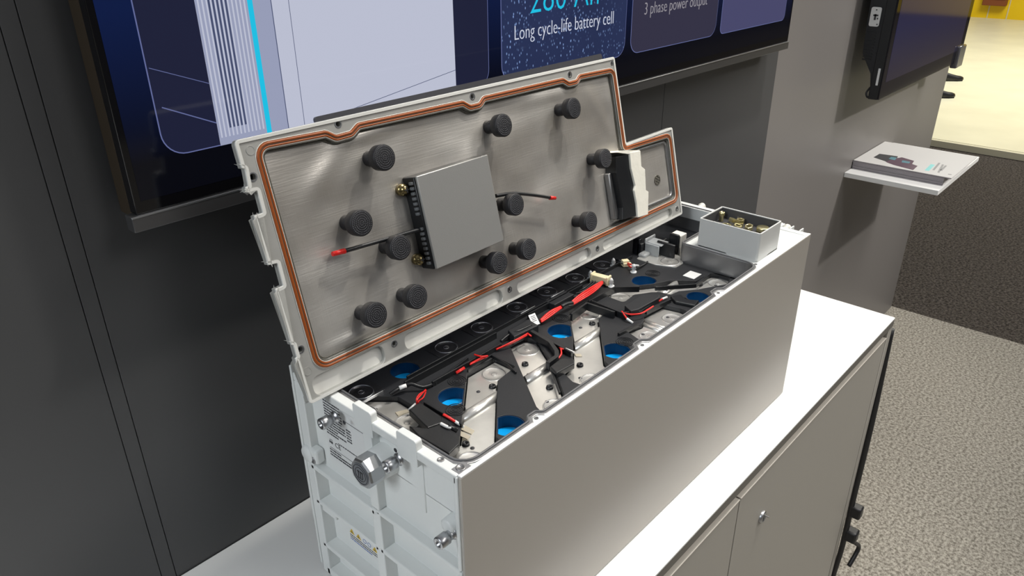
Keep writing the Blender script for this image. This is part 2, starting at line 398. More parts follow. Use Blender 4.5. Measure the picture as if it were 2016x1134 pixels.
for z in (-0.55, -0.40, -0.25): box(bm, 14.84, 14.85, 2.78, 3.08, z, z + 0.02)
tag(obj('wooden_board', bm, M['brown'], loc=(14.9, 2.93, -0.645)), 'small brown board on the far yellow wall', 'board')

bm = new_bm(); box(bm, 5.5, 14.9, -4.1, -4.0, FZ, 2.6); box(bm, 5.45, 5.5, -4.12, -3.98, FZ, 2.6)
struct(obj('wall_added_dark', bm, mat('added_navy_partition', (0.012, 0.016, 0.05, 1), 0.5), loc=(9, -4, FZ)))  # unseen partition, added to darken the reflection in the smaller display
WY = 0.7363
# wall behind the battery: panels with open seams over a dark backing
bm = new_bm()
xs = [-1.6, 0.195, 0.2105, 1.228, 1.707]
for a, b in zip(xs, xs[1:]):
    g = 0.0007 if a > 1 else 0.00025
    box(bm, a + g, (b - (0.0007 if b > 1 else 0.00025)) if b < 1.7 else b, WY, WY + 0.09, FZ, 1.9, 0.0006, 1)
box(bm, -1.6, 1.70, WY + 0.02, WY + 0.095, FZ, 1.9, mi=1)
struct(obj('wall_back', bm, [M['wall'], M['backing']], loc=(0, WY, FZ)))
bm = new_bm(); box(bm, 1.66, 3.393, 0.766, 0.83, FZ, 1.9, 0.001, 1)
struct(obj('wall_right', bm, M['wall2'], loc=(2.5, 0.8, FZ)))

# ------------------------------------------------------------------ counter
CX0, CX1, CY0, CY1 = -0.45, 1.443, 0.314, WY - 0.001
ctr = thing('display_counter', 'white topped grey display counter carrying the opened battery module', 'counter', (0.6, 0.52, FZ))
bm = new_bm(); box(bm, CX0, CX1, CY0, CY1, -0.0035, 0, 0.0008, 2); box(bm, CX0, CX1, CY0 + 0.003, CY1, -0.018, -0.003)
obj('countertop', bm, M['white'], ctr)
bm = new_bm(); box(bm, CX0, CX1, CY0 + 0.0004, CY0 + 0.0032, -0.018, -0.0036); obj('front_edge', bm, mat('dark_grey_edge', (0.16, 0.15, 0.135, 1), 0.45), ctr)
bm = new_bm()
box(bm, CX0 + 0.01, CX1 - 0.001, CY0 + 0.028, CY1, FZ + 0.06, -0.018)
box(bm, CX0 + 0.05, CX1 - 0.05, CY0 + 0.07, CY1 - 0.02, FZ, FZ + 0.06)
obj('cabinet_body', bm, M['greydoor'], ctr)
bm = new_bm(); box(bm, CX1 - 0.021, CX1, CY0 + 0.001, CY0 + 0.028, FZ + 0.06, -0.0185, 0.001, 1)
o = obj('end_panel', bm, M['greydoor'], ctr)
for k, (a, b) in enumerate(((0.8195, 1.4195), (0.2165, 0.8165), (-0.3865, 0.2135))):
    bm = new_bm(); box(bm, a, b, CY0 + 0.002, CY0 + 0.020, FZ + 0.075, -0.0375, 0.001, 2)
    d = obj('door', bm, M['greydoor'], ctr)
    bm = new_bm(); box(bm, a, b, CY0 + 0.001, CY0 + 0.0205, -0.0375, -0.036, 0.0003, 1)
    sub('lit_top_edge', bm, M['edge'], d)  # pale strip stands in for light on the door's top edge
    if k == 0:
        bm = new_bm(); c = (0.915, CY0 + 0.002, -0.136)
        lathe(bm, c, (0, -1, 0), [(0, 0.0105), (0.003, 0.0105), (0.0045, 0.009), (0.0045, 0.0065), (0.0035, 0.0062), (0.0035, 0)], 28)
        box(bm, c[0] - 0.0008, c[0] + 0.0008, c[1] - 0.0052, c[1] - 0.003, c[2] - 0.004, c[2] + 0.004)
        box(bm, c[0] - 0.0008, c[0] + 0.0008, c[1] - 0.012, c[1] - 0.003, c[2] + 0.004, c[2] + 0.0055)
        sub('lock', bm, M['steel'], d)

# power cable at the right end of the counter
bm = new_bm()
tube(bm, [(1.4515, 0.318, -0.03), (1.4515, 0.312, -0.25), (1.4515, 0.311, -0.46), (1.453, 0.310, -0.6), (1.452, 0.312, -0.75), (1.47, 0.28, -0.88), (1.56, 0.16, -0.893), (1.64, 0.10, -0.893)], 0.0062, 10)
box(bm, 1.4455, 1.468, 0.288, 0.311, -0.505, -0.475, 0.004)
box(bm, 1.4455, 1.472, 0.285, 0.311, -0.575, -0.545, 0.005)
tube(bm, [(1.455, 0.300, -0.55), (1.475, 0.292, -0.59), (1.498, 0.285, -0.62), (1.47, 0.29, -0.66)], 0.005, 8)
tag(obj('power_cable', bm, M['shoe'], loc=(1.45, 0.31, FZ)), 'black power cable hanging down the right end of the counter', 'cable')

# ------------------------------------------------------------------ large display on the back wall
TX0, TX1, TY, TZ0, TZ1 = 0.247, 1.637, 0.690, 0.4585, 1.10
tv = thing('wall_display', 'large flat screen display with metal bottom rail, showing blue battery cards', 'screen', (0.94, 0.71, 0.443))
bm = new_bm(); box(bm, TX0, TX1, TY + 0.0125, WY - 0.010, TZ0 - 0.005, TZ1, 0.001, 1)
box(bm, TX0 + 0.2, TX1 - 0.2, WY - 0.012, WY - 0.0003, TZ0 + 0.1, TZ1 - 0.1)
obj('housing', bm, M['bronze'], tv)
bm = new_bm(); box(bm, TX0, TX1, TY, TY + 0.013, TZ0, TZ1, 0.0008, 1)
obj('bezel', bm, M['gloss'], tv)
bm = new_bm(); box(bm, TX0 - 0.006, TX1, TY - 0.003, TY + 0.012, 0.4435, TZ0 - 0.0002, 0.0008, 2)
obj('bottom_rail', bm, M['darksteel'], tv)
bm = new_bm(); box(bm, TX0 - 0.006, TX1, TY - 0.0035, TY + 0.0005, TZ0 - 0.0015, TZ0 + 0.0002, 0.0003, 1)
obj('rail_edge', bm, M['steel'], tv)
NAVY = srgb(14, 18, 32)
SM = [screen_mat('screen_night', srgb(8, 24, 64), 1.0, grad=srgb(2, 3, 8)),          # 0 background
      screen_mat('screen_card', srgb(28, 31, 54)),                                  # 1
      screen_mat('screen_card_line', srgb(96, 104, 150)),                           # 2
      screen_mat('screen_product', srgb(186, 190, 208)),                            # 3
      screen_mat('screen_product_dark', srgb(150, 156, 182)),                       # 4
      screen_mat('screen_cyan', srgb(30, 190, 225)),                                # 5
      screen_mat('screen_rain', srgb(30, 38, 66), 1.0, speckle=srgb(140, 170, 225)),  # 6
      screen_mat('screen_card_grey', srgb(50, 48, 66)),                             # 7
      screen_mat('screen_slot', srgb(70, 78, 108)),                                 # 8
      screen_mat('screen_card_mauve', srgb(70, 70, 104)),                           # 9
      screen_mat('screen_text', srgb(205, 210, 225))]                               # 10
def fy(y): return lambda a, b, c: (a, y - c, b)
bm = new_bm()
plate(bm, [(TX0 + 0.0065, TZ0 + 0.012), (TX1 - 0.0065, TZ0 + 0.012), (TX1 - 0.0065, TZ1 - 0.01), (TX0 + 0.0065, TZ1 - 0.01)], [], 0, 0.0002, fy(TY), 0)
def card(x0, x1, z0, z1, mi, r=0.022, line=True):
    P = fillet([(x0, z0), (x1, z0), (x1, z1), (x0, z1)], r, 8)
    if line: plate(bm, P, [], 0.0002, 0.0004, fy(TY), 2)
    plate(bm, offset_poly(P, -0.0011), [], 0.0004, 0.0006, fy(TY), mi)
card(0.2835, 0.7150, 0.5045, 1.05, 1); card(0.7385, 1.0210, 0.5045, 1.05, 6); card(1.0360, 1.3100, 0.5045, 1.05, 7); card(1.3270, 1.6020, 0.5045, 1.05, 9, 0.012)
def rect(x0, x1, z0, z1, mi, d=0.0006): plate(bm, [(x0, z0), (x1, z0), (x1, z1), (x0, z1)], [], d, d + 0.0002, fy(TY), mi)
rect(0.3385, 0.655, 0.5065, 1.02, 3)
rect(0.3385, 0.3895, 0.5047, 1.02, 4, 0.0008)
for i in range(12):
    x = 0.3405 + i * 0.0041
    rect(x, x + 0.0015, 0.512, 1.01, 3, 0.0010)
    if 2 <= i <= 6: rect(x + 0.0018, x + 0.0038, 0.520, 0.70, 8, 0.0010)
rect(0.3895, 0.3948, 0.5065, 1.02, 5, 0.0010)
rect(0.3948, 0.414, 0.5065, 1.02, 4, 0.0008); rect(0.414, 0.4148, 0.5065, 1.02, 8, 0.0010); rect(0.4335, 0.4340, 0.5065, 1.02, 8, 0.0010)
def line2(p, q, w, mi):
    strip(bm, [p, q], w, 0.0012, 0.0014, fy(TY), mi)
line2((0.2900, 0.5500), (0.3380, 0.5270), 0.0010, 2); line2((0.2860, 0.585), (0.3380, 0.5640), 0.0006, 2)
line2((0.455, 0.5075), (0.655, 0.5330), 0.0006, 8)
bmesh.ops.remove_doubles(bm, verts=bm.verts, dist=1e-7)
obj('screen_image', bm, SM, tv)
for body, x0, x1, z, mi, sy in (('280 Ah', 0.795, 0.946, 0.5865, 5, 1.0), ('Long cycle-life battery cell', 0.764, 0.986, 0.5560, 10, 1.25), ('3 phase power output', 1.070, 1.268, 0.5610, 10, 1.2)):
    bm = new_bm(); text_on(bm, body, lambda a, b, c: (x0 + a, TY - 0.0012 - c, z + b), width=x1 - x0, sy=sy, thin=-0.014)
    obj('screen_text', bm, SM[mi] if body[0] != '3' else screen_mat('screen_text_dim', srgb(150, 146, 152)), tv)

# ------------------------------------------------------------------ second display on the right wall
AX0, AX1, AY, AZ0, AZ1 = 2.262, 3.085, 0.668, 0.232, 1.0
t2 = thing('wall_display', 'smaller dark display on the right wall above the brochure shelf', 'screen', (2.67, 0.7, AZ0))
bm = new_bm(); box(bm, AX0, AX1, AY + 0.004, AY + 0.030, AZ0, AZ1, 0.002, 2)
obj('frame', bm, M['black'], t2)
# back housing: side profile swept along x
bm = new_bm()
prof = [(0.697, 0.245), (0.706, 0.300), (0.738, 0.352), (0.742, 0.440), (0.742, AZ1 - 0.12), (0.697, AZ1 - 0.05)]
A = [bm.verts.new((AX0 + 0.010, y, z)) for y, z in prof]; B = [bm.verts.new((AX1 - 0.012, y, z)) for y, z in prof]
bm.faces.new(A); bm.faces.new(B[::-1])
for i in range(len(prof)): bm.faces.new((A[i], A[(i + 1) % len(prof)], B[(i + 1) % len(prof)], B[i]))
for i in range(10):
    z = 0.335 + i * 0.008; box(bm, AX0 + 0.0085, AX0 + 0.0105, 0.712, 0.736, z, z + 0.003)
box(bm, 2.45, 2.95, 0.741, 0.7658, 0.45, 0.8)
obj('back_housing', bm, M['black2'], t2)
bm = new_bm(); box(bm, AX0 + 0.001, AX1 - 0.001, AY, AY + 0.005, AZ0 + 0.001, AZ1 - 0.001, 0.001, 1)
scr = obj('glass_panel', bm, mat('display_glass', (0.008, 0.008, 0.012, 1), 0.05, spec=0.35), t2)
bm = new_bm(); box(bm, AX0 + 0.030, AX1 - 0.045, AY - 0.0004, AY, AZ0 + 0.045, AZ1 - 0.03)
sub('screen_image', bm, screen_mat('screen_dusk', srgb(34, 34, 62), 1.0, grad=srgb(34, 30, 44)), scr)
bm = new_bm(); plate(bm, fillet([(0.708, 0.425), (0.735, 0.425), (0.735, 0.475), (0.708, 0.475)], 0.005), [], 0, 0.003, lambda a, b, c: (AX0 + 0.0085 - c, a, b))
so = obj('power_socket', bm, M['label'], t2)
bm = new_bm()
for (y0, y1, z0, z1) in ((0.719, 0.724, 0.442, 0.457), (0.714, 0.727, 0.452, 0.456), (0.713, 0.716, 0.444, 0.448)): box(bm, AX0 + 0.0045, AX0 + 0.0056, y0, y1, z0, z1)
for y, z in ((0.721, 0.468), (0.713, 0.431)): cyl(bm, (AX0 + 0.0045, y, z), (AX0 + 0.0056, y, z), 0.0018, n=10)
sub('socket_slot', bm, M['ink'], so)
bm = new_bm(); box(bm, AX0 - 0.0006, AX0 + 0.0002, 0.678, 0.684, 0.272, 0.318); obj('sticker', bm, M['label'], t2)
bm = new_bm(); tube(bm, [(AX0 + 0.012, 0.70, 0.262), (AX0 + 0.004, 0.705, 0.248), (AX0 + 0.004, 0.700, 0.236), (AX0 + 0.012, 0.696, 0.240)], 0.0028, 8); obj('cable_loop', bm, M['black'], t2)
bm = new_bm(); box(bm, AX1 - 0.075, AX1 + 0.002, AY - 0.010, AY + 0.012, AZ0 - 0.014, AZ0 + 0.060, 0.004, 2); obj('sensor_module', bm, M['smoke'], t2)

# ------------------------------------------------------------------ shelf and brochures
sh = thing('wall_shelf', 'small white shelf on the right wall holding brochures', 'shelf', (2.63, 0.7659, -0.045))
bm = new_bm(); box(bm, 2.400, 2.862, 0.491, 0.7655, -0.045, -0.030, 0.001, 2); obj('shelf_board', bm, M['white'], sh)
def brochure(i, n):
    z = -0.030 + i * 0.003; top = i == n - 1
    dx = 0 if top else random.uniform(-0.0012, 0.0012); dy = 0 if top else random.uniform(-0.001, 0.001)
    x0, x1, y0, y1 = 2.458 + dx, 2.752 + dx, (0.478 if top else 0.497) + dy, 0.764 + dy
    t = thing('brochure', ('top brochure of the shelf stack, white cover with machine picture' if top else 'white brochure on the wall shelf, %s in its stack' % ('', 'second from the bottom', 'third from the bottom', 'fourth from the bottom', 'in the middle', 'fourth from the top', 'third from the top', 'just under the top one')[i] if i else 'lowest white brochure of the stack lying on the wall shelf'), 'brochure', ((x0 + x1) / 2, (y0 + y1) / 2, z), 'brochures stacked on the wall shelf')
    bm = new_bm(); box(bm, x0 + 0.001, x1 - 0.001, y0 + 0.001, y1 - 0.001, z + 0.0003, z + 0.0027)
    obj('pages', bm, M['paper'], t)
    bm = new_bm(); box(bm, x0, x1, y0, y1, z + 0.0026, z + 0.003); box(bm, x0, x1, y0, y1, z, z + 0.0003); box(bm, x0, x0 + 0.0006, y0, y1, z, z + 0.003, mi=1)
    c = obj('cover', bm, [M['cover'], M['paper']], t)
    if top:
        f = lambda a, b, cc: (a, b, z + 0.003 + cc)
        bm = new_bm()
        plate(bm, fillet([(2.5331, 0.7243, 0.0000), (2.5947, 0.7243, 0.0000), (2.5902, 0.6753, 0.0000), (2.5168, 0.6567, -0.0000), (2.4793, 0.6751, 0.0000), (2.5004, 0.7100, 0.0000)], 0.01) if False else [(2.5310, 0.7268, 0.0000)[:2], (2.5854, 0.7260, 0.0000)[:2], (2.5933, 0.6716, 0.0000)[:2], (2.5246, 0.6561, 0.0000)[:2], (2.5097, 0.6820, 0.0000)[:2]], [], 0, 0.0002, f, 0)
        plate(bm, [(2.5532, 0.6744, 0.0000)[:2], (2.5897, 0.6580, 0.0000)[:2], (2.5733, 0.6162, 0.0000)[:2], (2.5345, 0.6107, 0.0000)[:2], (2.5230, 0.5909, 0.0000)[:2], (2.4697, 0.5883, 0.0000)[:2], (2.4865, 0.6500, 0.0000)[:2], (2.5040, 0.6801, 0.0000)[:2]], [], 0, 0.0003, f, 1)
        plate(bm, [(2.5737, 0.6857, 0.0000)[:2], (2.5733, 0.6684, 0.0000)[:2], (2.5398, 0.6640, 0.0000)[:2], (2.5448, 0.6842, 0.0000)[:2]], [], 0.0003, 0.0004, f, 2)
        plate(bm, [(2.5554, 0.6458, 0.0000)[:2], (2.5544, 0.6212, 0.0000)[:2], (2.5341, 0.6196, 0.0000)[:2], (2.5302, 0.6410, 0.0000)[:2]], [], 0.0003, 0.0004, f, 2)
        sub('cover_picture', bm, [M['ink'], mat('plum_print', (0.10, 0.05, 0.08, 1), 0.4), mat('teal_print', (0.10, 0.25, 0.30, 1), 0.4)], c)
        bm = new_bm()
        for k, (a, b) in enumerate((((1824, 334), (1836, 321)), ((1837, 334), (1848, 320)), ((1846, 338), (1855, 322)), ((1852, 337), (1861, 325)))):
            pass
        strip(bm, [(2.4912, 0.5554, 0.0000)[:2], (2.5706, 0.5602, 0.0000)[:2]], 0.012, 0, 0.0002, f, 1)
        strip(bm, [(2.5096, 0.5418, 0.0000)[:2], (2.6013, 0.5495, 0.0000)[:2]], 0.006, 0, 0.0002, f, 0)
        strip(bm, [(2.4922, 0.5228, 0.0000)[:2], (2.5909, 0.5365, 0.0000)[:2]], 0.006, 0, 0.0002, f, 0)
        strip(bm, [(2.5190, 0.5229, 0.0000)[:2], (2.5854, 0.5263, 0.0000)[:2]], 0.006, 0, 0.0002, f, 0)
        strip(bm, [(2.4946, 0.4967, 0.0000)[:2], (2.4961, 0.4873, 0.0000)[:2]], 0.008, 0, 0.0002, f, 0)
        sub('cover_text', bm, [mat('grey_print', (0.25, 0.25, 0.26, 1), 0.4), mat('aqua_print', (0.22, 0.62, 0.62, 1), 0.4)], c)
NB = 9
for i in range(NB): brochure(i, NB)

# shoes of people on the neighbouring stand
def shoe(x, y, rz, label):
    bm = new_bm(); L = []
    for s, w, h in ((0, 0.020, 0.05), (0.02, 0.034, 0.075), (0.08, 0.034, 0.085), (0.14, 0.040, 0.065), (0.20, 0.047, 0.050), (0.25, 0.042, 0.042), (0.28, 0.022, 0.030)):
        L.append([bm.verts.new((s, math.cos(a) * w, 0.012 + max(0, math.sin(a)) * h)) for a in [math.pi * k / 8 for k in range(9)]])
    for A, B in zip(L, L[1:]):
        for j in range(8): bm.faces.new((A[j], A[j + 1], B[j + 1], B[j])).smooth = True
    bm.faces.new(L[0]); bm.faces.new(L[-1][::-1])
    for A, B in zip(L, L[1:]): bm.faces.new((A[0], B[0], B[-1], A[-1]))
    sole = [(-0.004, -0.030), (0.10, -0.032), (0.2, -0.050), (0.26, -0.040), (0.288, 0), (0.26, 0.040), (0.2, 0.050), (0.1, 0.034), (-0.004, 0.030)]
    bm.transform(Matrix.Translation((x, y, FZ + 0.05)) @ Matrix.Rotation(rz, 4, 'Z') @ Matrix.Scale(0.88, 4))
    t = thing('shoe', label, 'shoe', (x, y, FZ + 0.05))
    obj('upper', bm, M['shoe'], t)
    bm = new_bm(); plate(bm, fillet(sole, 0.02), [], 0, 0.012)
    bm.transform(Matrix.Translation((x, y, FZ + 0.05)) @ Matrix.Rotation(rz, 4, 'Z') @ Matrix.Scale(0.88, 4))
    obj('sole', bm, M['backing'], t)
shoe(8.83, 2.06, -0.8, 'black shoe on the cream floor farther from the dark carpet')
shoe(7.90, 1.90, -0.8, 'black shoe on the cream floor nearer the dark carpet')

# ------------------------------------------------------------------ battery module
BX0, BX1, BY0, BY1, BZ = 0.3335, 1.0535, 0.366, 0.614, 0.280
bat = thing('battery_module', 'long white battery module with open top, wiring and busbars, on the white counter', 'battery', ((BX0 + BX1) / 2, (BY0 + BY1) / 2, 0))
# opening outline (with bosses along the front edge)
open_raw = [(0.3490, 0.3770), (0.432, 0.3770), (0.437, 0.3830), (0.449, 0.3830), (0.454, 0.3770), (0.608, 0.3770), (0.614, 0.3835), (0.628, 0.3835), (0.634, 0.3770),
            (0.778, 0.3770), (0.784, 0.3835), (0.798, 0.3835), (0.804, 0.3770), (0.8980, 0.3770), (0.8980, 0.4935), (1.040, 0.4935), (1.040, 0.6020), (0.3490, 0.6020)]
rr = [0.016] + [0.004] * 12 + [0.014, 0.008, 0.010, 0.010, 0.016]
OPEN = fillet(open_raw, rr, 5)
IX = BX0 + 0.016       # recessed plane of the left end
bm = new_bm()
outer = [(IX, BY0 + 0.004), (BX1 - 0.004, BY0 + 0.004), (BX1 - 0.004, BY1), (IX, BY1)]
big = [(BX0 + 0.0135, BY0 + 0.004), (BX1 - 0.004, BY0 + 0.004), (BX1 - 0.004, BY1), (BX0 + 0.0135, BY1)]
ring_out = fillet(offset_poly(open_raw, 0.0056), [0.0216] + [0.003] * 12 + [0.0196, 0.0030, 0.0156, 0.0156, 0.0216], 5)
minx = min(p[0] for p in ring_out)
# deck and walls
deckL = minx - 0.0003
plate(bm, [(deckL - 0.003, BY0 + 0.003), (BX1 - 0.004, BY0 + 0.003), (BX1 - 0.004, BY1), (deckL - 0.003, BY1)], [ring_out], 0.268, 0.2785)
box(bm, 0.3545, BX1 - 0.004, BY0 + 0.004, BY0 + 0.0075, 0.003, 0.226)
box(bm, deckL - 0.0005, BX1 - 0.004, BY1 - 0.008, BY1, 0.003, 0.269)
box(bm, BX1 - 0.010, BX1, BY0 + 0.003, BY1, 0.003, 0.2800, 0.001, 1)
box(bm, 0.3545, BX1 - 0.004, BY0 + 0.006, BY1 - 0.009, 0.003, 0.011)
box(bm, 0.905, BX1 - 0.006, BY0 + 0.006, BY1 - 0.122, 0.2, 0.269)
obj('module_case', bm, M['shell'], bat)
bm = new_bm(); plate(bm, ring_out, [OPEN], 0.225, 0.2795, bev=0.0008); obj('rim', bm, M['alu'], bat)
bm = new_bm(); tube(bm, [(p[0], p[1], 0.2800) for p in offset_poly(OPEN, 0.0012)], 0.0011, 6, closed=True, curve=False); obj('seal', bm, M['greyseal'], bat)
# smooth side panel facing the visitor
bm = new_bm(); box(bm, BX0 + 0.001, BX1, BY0, BY0 + 0.0035, 0.0015, BZ - 0.0008, 0.0008, 1); obj('side_panel', bm, M['panel'], bat)
bm = new_bm(); box(bm, BX0 + 0.002, BX1, BY0 + 0.0002, BY0 + 0.0050, BZ - 0.0012, BZ + 0.0002, 0.0004, 1); obj('panel_edge', bm, M['white'], bat)
# left end casting: recessed web and a grid of ribs
EW = 0.3432
bm = new_bm()
box(bm, 0.3485, 0.3540, BY0 + 0.0036, BY1, 0.003, 0.168); box(bm, EW, 0.3540, BY0 + 0.0036, BY1, 0.166, 0.2240); box(bm, EW, EW + 0.0002, BY0 + 0.0036, BY1, 0.2235, 0.279)
obj('end_web', bm, M['shell'], bat)
bm = new_bm()
def rib(y0, y1, z0, z1, x0=BX0, bev=0.0012): box(bm, x0, (EW + 0.001) if z0 > 0.17 else 0.3495, y0, y1, z0, min(z1, 0.2800), bev, 2)
rib(BY0 + 0.0036, BY0 + 0.0085, 0.002, 0.168); rib(BY0 + 0.0036, BY0 + 0.0085, 0.1705, 0.2785)
rib(0.4870, 0.5000, 0.002, 0.168); rib(0.4870, 0.5000, 0.1705, 0.272); rib(0.6000, BY1, 0.002, 0.168); rib(0.6000, BY1, 0.1705, 0.270)
rib(BY0 + 0.005, 0.614, 0.2705, 0.2800)
rib(BY0 + 0.006, 0.492, 0.1645, 0.1700); rib(0.495, 0.606, 0.1600, 0.1660)
rib(BY0 + 0.006, 0.492, 0.1120, 0.1180); rib(0.495, 0.606, 0.1110, 0.1165)
rib(BY0 + 0.006, 0.492, 0.0580, 0.0640); rib(0.495, 0.606, 0.0460, 0.0520)
rib(BY0 + 0.006, 0.606, 0.0020, 0.0120)
box(bm, 0.3420, EW + 0.001, 0.4240, 0.4420, 0.20, 0.272, 0.0008, 1)
box(bm, BX0 + 0.003, 0.3490, 0.5750, 0.6010, 0.1000, 0.1075, 0.001, 1)
obj('end_ribs', bm, M['shell'], bat)
for (y0, y1) in ((0.4830, 0.5110), (0.4200, 0.4470)):
    bm = new_bm(); P = fillet([(y0, 0.262), (y1, 0.262), (y1, 0.2905), (y0, 0.2905)], [0.001, 0.001, 0.003, 0.003])
    plate(bm, P, [], 0, 0.0075, lambda a, b, c: (BX0 - 0.0005 + c, a, b), bev=0.0006); obj('upright_tab', bm, M['shell'], bat)
# rear cover strips with hinge lug
bm = new_bm()
box(bm, BX0 - 0.001, EW + 0.02, BY1 + 0.0002, BY1 + 0.0035, 0.012, 0.288, 0.001, 2)
box(bm, BX0 + 0.004, BX1 - 0.006, BY1 + 0.0042, BY1 + 0.0072, 0.012, 0.262, 0.001, 2)
box(bm, BX0 + 0.001, EW + 0.02, BY1 + 0.0042, BY1 + 0.0078, 0.08, 0.262, 0.001, 2)
obj('rear_cover', bm, M['shell'], bat)
bm = new_bm(); lathe(bm, (BX0 - 0.004, 0.6060, 0.1800), (1, 0, 0), [(0, 0), (0, 0.0085), (0.002, 0.0105), (0.020, 0.0105), (0.020, 0)], 28)
box(bm, BX0 - 0.002, EW, 0.5890, 0.6060, 0.1720, 0.1905, 0.003, 2)
obj('boss', bm, M['shell'], bat)
bm = new_bm(); lathe(bm, (BX0 - 0.002, 0.5960, 0.1770), (-1, 0, 0), [(0, 0.0045), (0.0006, 0.0045), (0.0006, 0.002), (0.0006, 0)], 16); obj('boss_hole', bm, M['alu'], bat)
# vent plug
PC = Vector((0.0, 0.4770, 0.2370))
bm = new_bm()
lathe(bm, (EW, PC.y, PC.z), (-1, 0, 0), [(0, 0.0170), (0.014, 0.0160), (0.0165, 0.014), (0.017, 0)], 36)
cl = obj('plug_collar', bm, M['shell'], bat)
bm = new_bm()
n = 8
def ngon(x, r, tw=0.2): return [bm.verts.new((x, PC.y + r * math.cos(tw + 2 * math.pi * i / n), PC.z + r * math.sin(tw + 2 * math.pi * i / n))) for i in range(n)]
RG = [ngon(EW - 0.016, 0.0160), ngon(EW - 0.030, 0.0160), ngon(EW - 0.032, 0.0148)]
for A, B in zip(RG, RG[1:]):
    for i in range(n): bm.faces.new((A[i], A[(i + 1) % n], B[(i + 1) % n], B[i]))
bm.faces.new(RG[0]); bm.faces.new(RG[-1])
pg = obj('vent_plug', bm, M['steel'], bat)
bm = new_bm(); X = EW - 0.032
def fx(x): return lambda a, b, c: (x - c, a, b)
plate(bm, circle(PC.y, PC.z, 0.0118, 32), [], 0, 0.0006, fx(X), 0)
plate(bm, circle(PC.y, PC.z, 0.0108, 32), [circle(PC.y, PC.z, 0.0101, 32)], 0.0006, 0.0009, fx(X), 1)
plate(bm, circle(PC.y, PC.z, 0.0078, 32), [circle(PC.y, PC.z, 0.0072, 32)], 0.0006, 0.0009, fx(X), 1)
for (y0, y1, z0, z1) in ((-0.0040, -0.0028, -0.0035, 0.0035), (-0.0010, 0.0002, -0.0035, 0.0035), (-0.0040, 0.0002, 0.0025, 0.0035), (0.0014, 0.0040, 0.0022, 0.0034), (0.0022, 0.0032, -0.0035, 0.0034), (-0.0035, 0.0040, -0.0050, -0.0043)):
    box(bm, X - 0.0009, X - 0.0006, PC.y + y0, PC.y + y1, PC.z + z0, PC.z + z1, mi=1)
sub('plug_face', bm, [mat('plug_grey', (0.20, 0.21, 0.23, 1), 0.4, 0.4), M['ink']], pg)
# fixing screws on the end
def endscrew(y, z, L, mt=M['steel'], r=0.0062):
    bm = new_bm(); x = BX0 + 0.002
    lathe(bm, (x, y, z), (-1, 0, 0), [(0, 0.0064), (0.002, 0.0064), (0.002, 0.0048), (L - 0.011, 0.0048), (L - 0.0105, r), (L - 0.0008, r), (L, r - 0.0008), (L, 0.0028), (L - 0.003, 0.0026), (L - 0.003, 0)], 24)
    obj('screw', bm, mt, bat)
endscrew(0.5460, 0.2560, 0.018); endscrew(0.4480, 0.2560, 0.017); endscrew(0.3795, 0.2110, 0.019)
bm = new_bm(); lathe(bm, (EW, 0.3840, 0.2165), (-1, 0, 0), [(0, 0.0085), (0.011, 0.0080), (0.0125, 0.006), (0.0125, 0)], 24)
box(bm, BX0 + 0.003, EW, BY0 + 0.006, 0.380, 0.215, 0.233, 0.003, 2); obj('boss', bm, M['shell'], bat)
# holes on the flange
def hole(x, y, z, r, parent=bat, mt=None, name='screw_hole'):
    bm = new_bm(); lathe(bm, (x, y, z), (0, 0, 1), [(0, r * 1.5), (0.0006, r * 1.45), (0.0007, r), (0.0002, r * 0.95), (0.0002, 0)], 20); obj(name, bm, mt or M['alu'], parent)
hole(0.3400, 0.3960, BZ, 0.0022); 
bm = new_bm(); box(bm, 0.3372, 0.3520, 0.3700, 0.3805, 0.2790, 0.2803, 0.0004, 1); obj('corner_pad', bm, M['alu'], bat)
hole(0.3440, 0.3755, 0.2803, 0.0030, mt=M['alu']); 
for p in ((0.442, 0.3745), (0.621, 0.3748), (0.791, 0.3748), (0.902, 0.3790)): hole(p[0], p[1], 0.2786, 0.0014, mt=M['greyseal'])
# small holes by the screws on the end face
for y, z in ((0.5290, 0.2580), (0.4505, 0.2655)):
    bm = new_bm(); lathe(bm, (BX0 + 0.0002, y, z), (-1, 0, 0), [(0, 0.0022), (0.0004, 0.0022), (0.0004, 0)], 14); obj('screw_hole', bm, M['ink'], bat)
# spec label (fine print reproduced as broken lines of type) and CE mark
bm = new_bm(); box(bm, EW - 0.0005, EW + 0.0005, 0.5015, 0.5795, 0.1830, 0.2680); lb = obj('spec_label', bm, M['label'], bat)
bm = new_bm()
def typeline(y0, y1, z, h, x=EW - 0.0005, mi=0):
    y = y0
    while y > y1:
        w = random.uniform(0.0010, 0.0035); box(bm, x - 0.0002, x, max(y1, y - w), y, z, z + h, mi=mi); y -= w + random.uniform(0.0004, 0.0009)
for i in range(14):
    z = 0.2610 - i * 0.0034
    typeline(0.578, 0.578 - random.choice((0.020, 0.030, 0.028, 0.034)), z, 0.0017)
    if i > 6 and i < 12: typeline(0.5420, 0.534, z, 0.0017)
typeline(0.560, 0.528, 0.2105, 0.0012)
box(bm, EW - 0.0007, EW - 0.0005, 0.503, 0.545, 0.2475, 0.2480); box(bm, EW - 0.0007, EW - 0.0005, 0.503, 0.576, 0.1990, 0.1994)
text_on(bm, 'CE', lambda a, b, c: (EW - 0.0007 - c, 0.5660 - a, 0.2040 + b), width=0.0095)
box(bm, EW - 0.0007, EW - 0.0005, 0.5700, 0.5750, 0.2095, 0.2100); typeline(0.576, 0.570, 0.2050, 0.0030)
for z in (0.1955, 0.1920, 0.1885): typeline(0.577, 0.577 - (0.020 if z > 0.195 else 0.052), z, 0.0018)
sub('label_print', bm, M['ink'], lb)
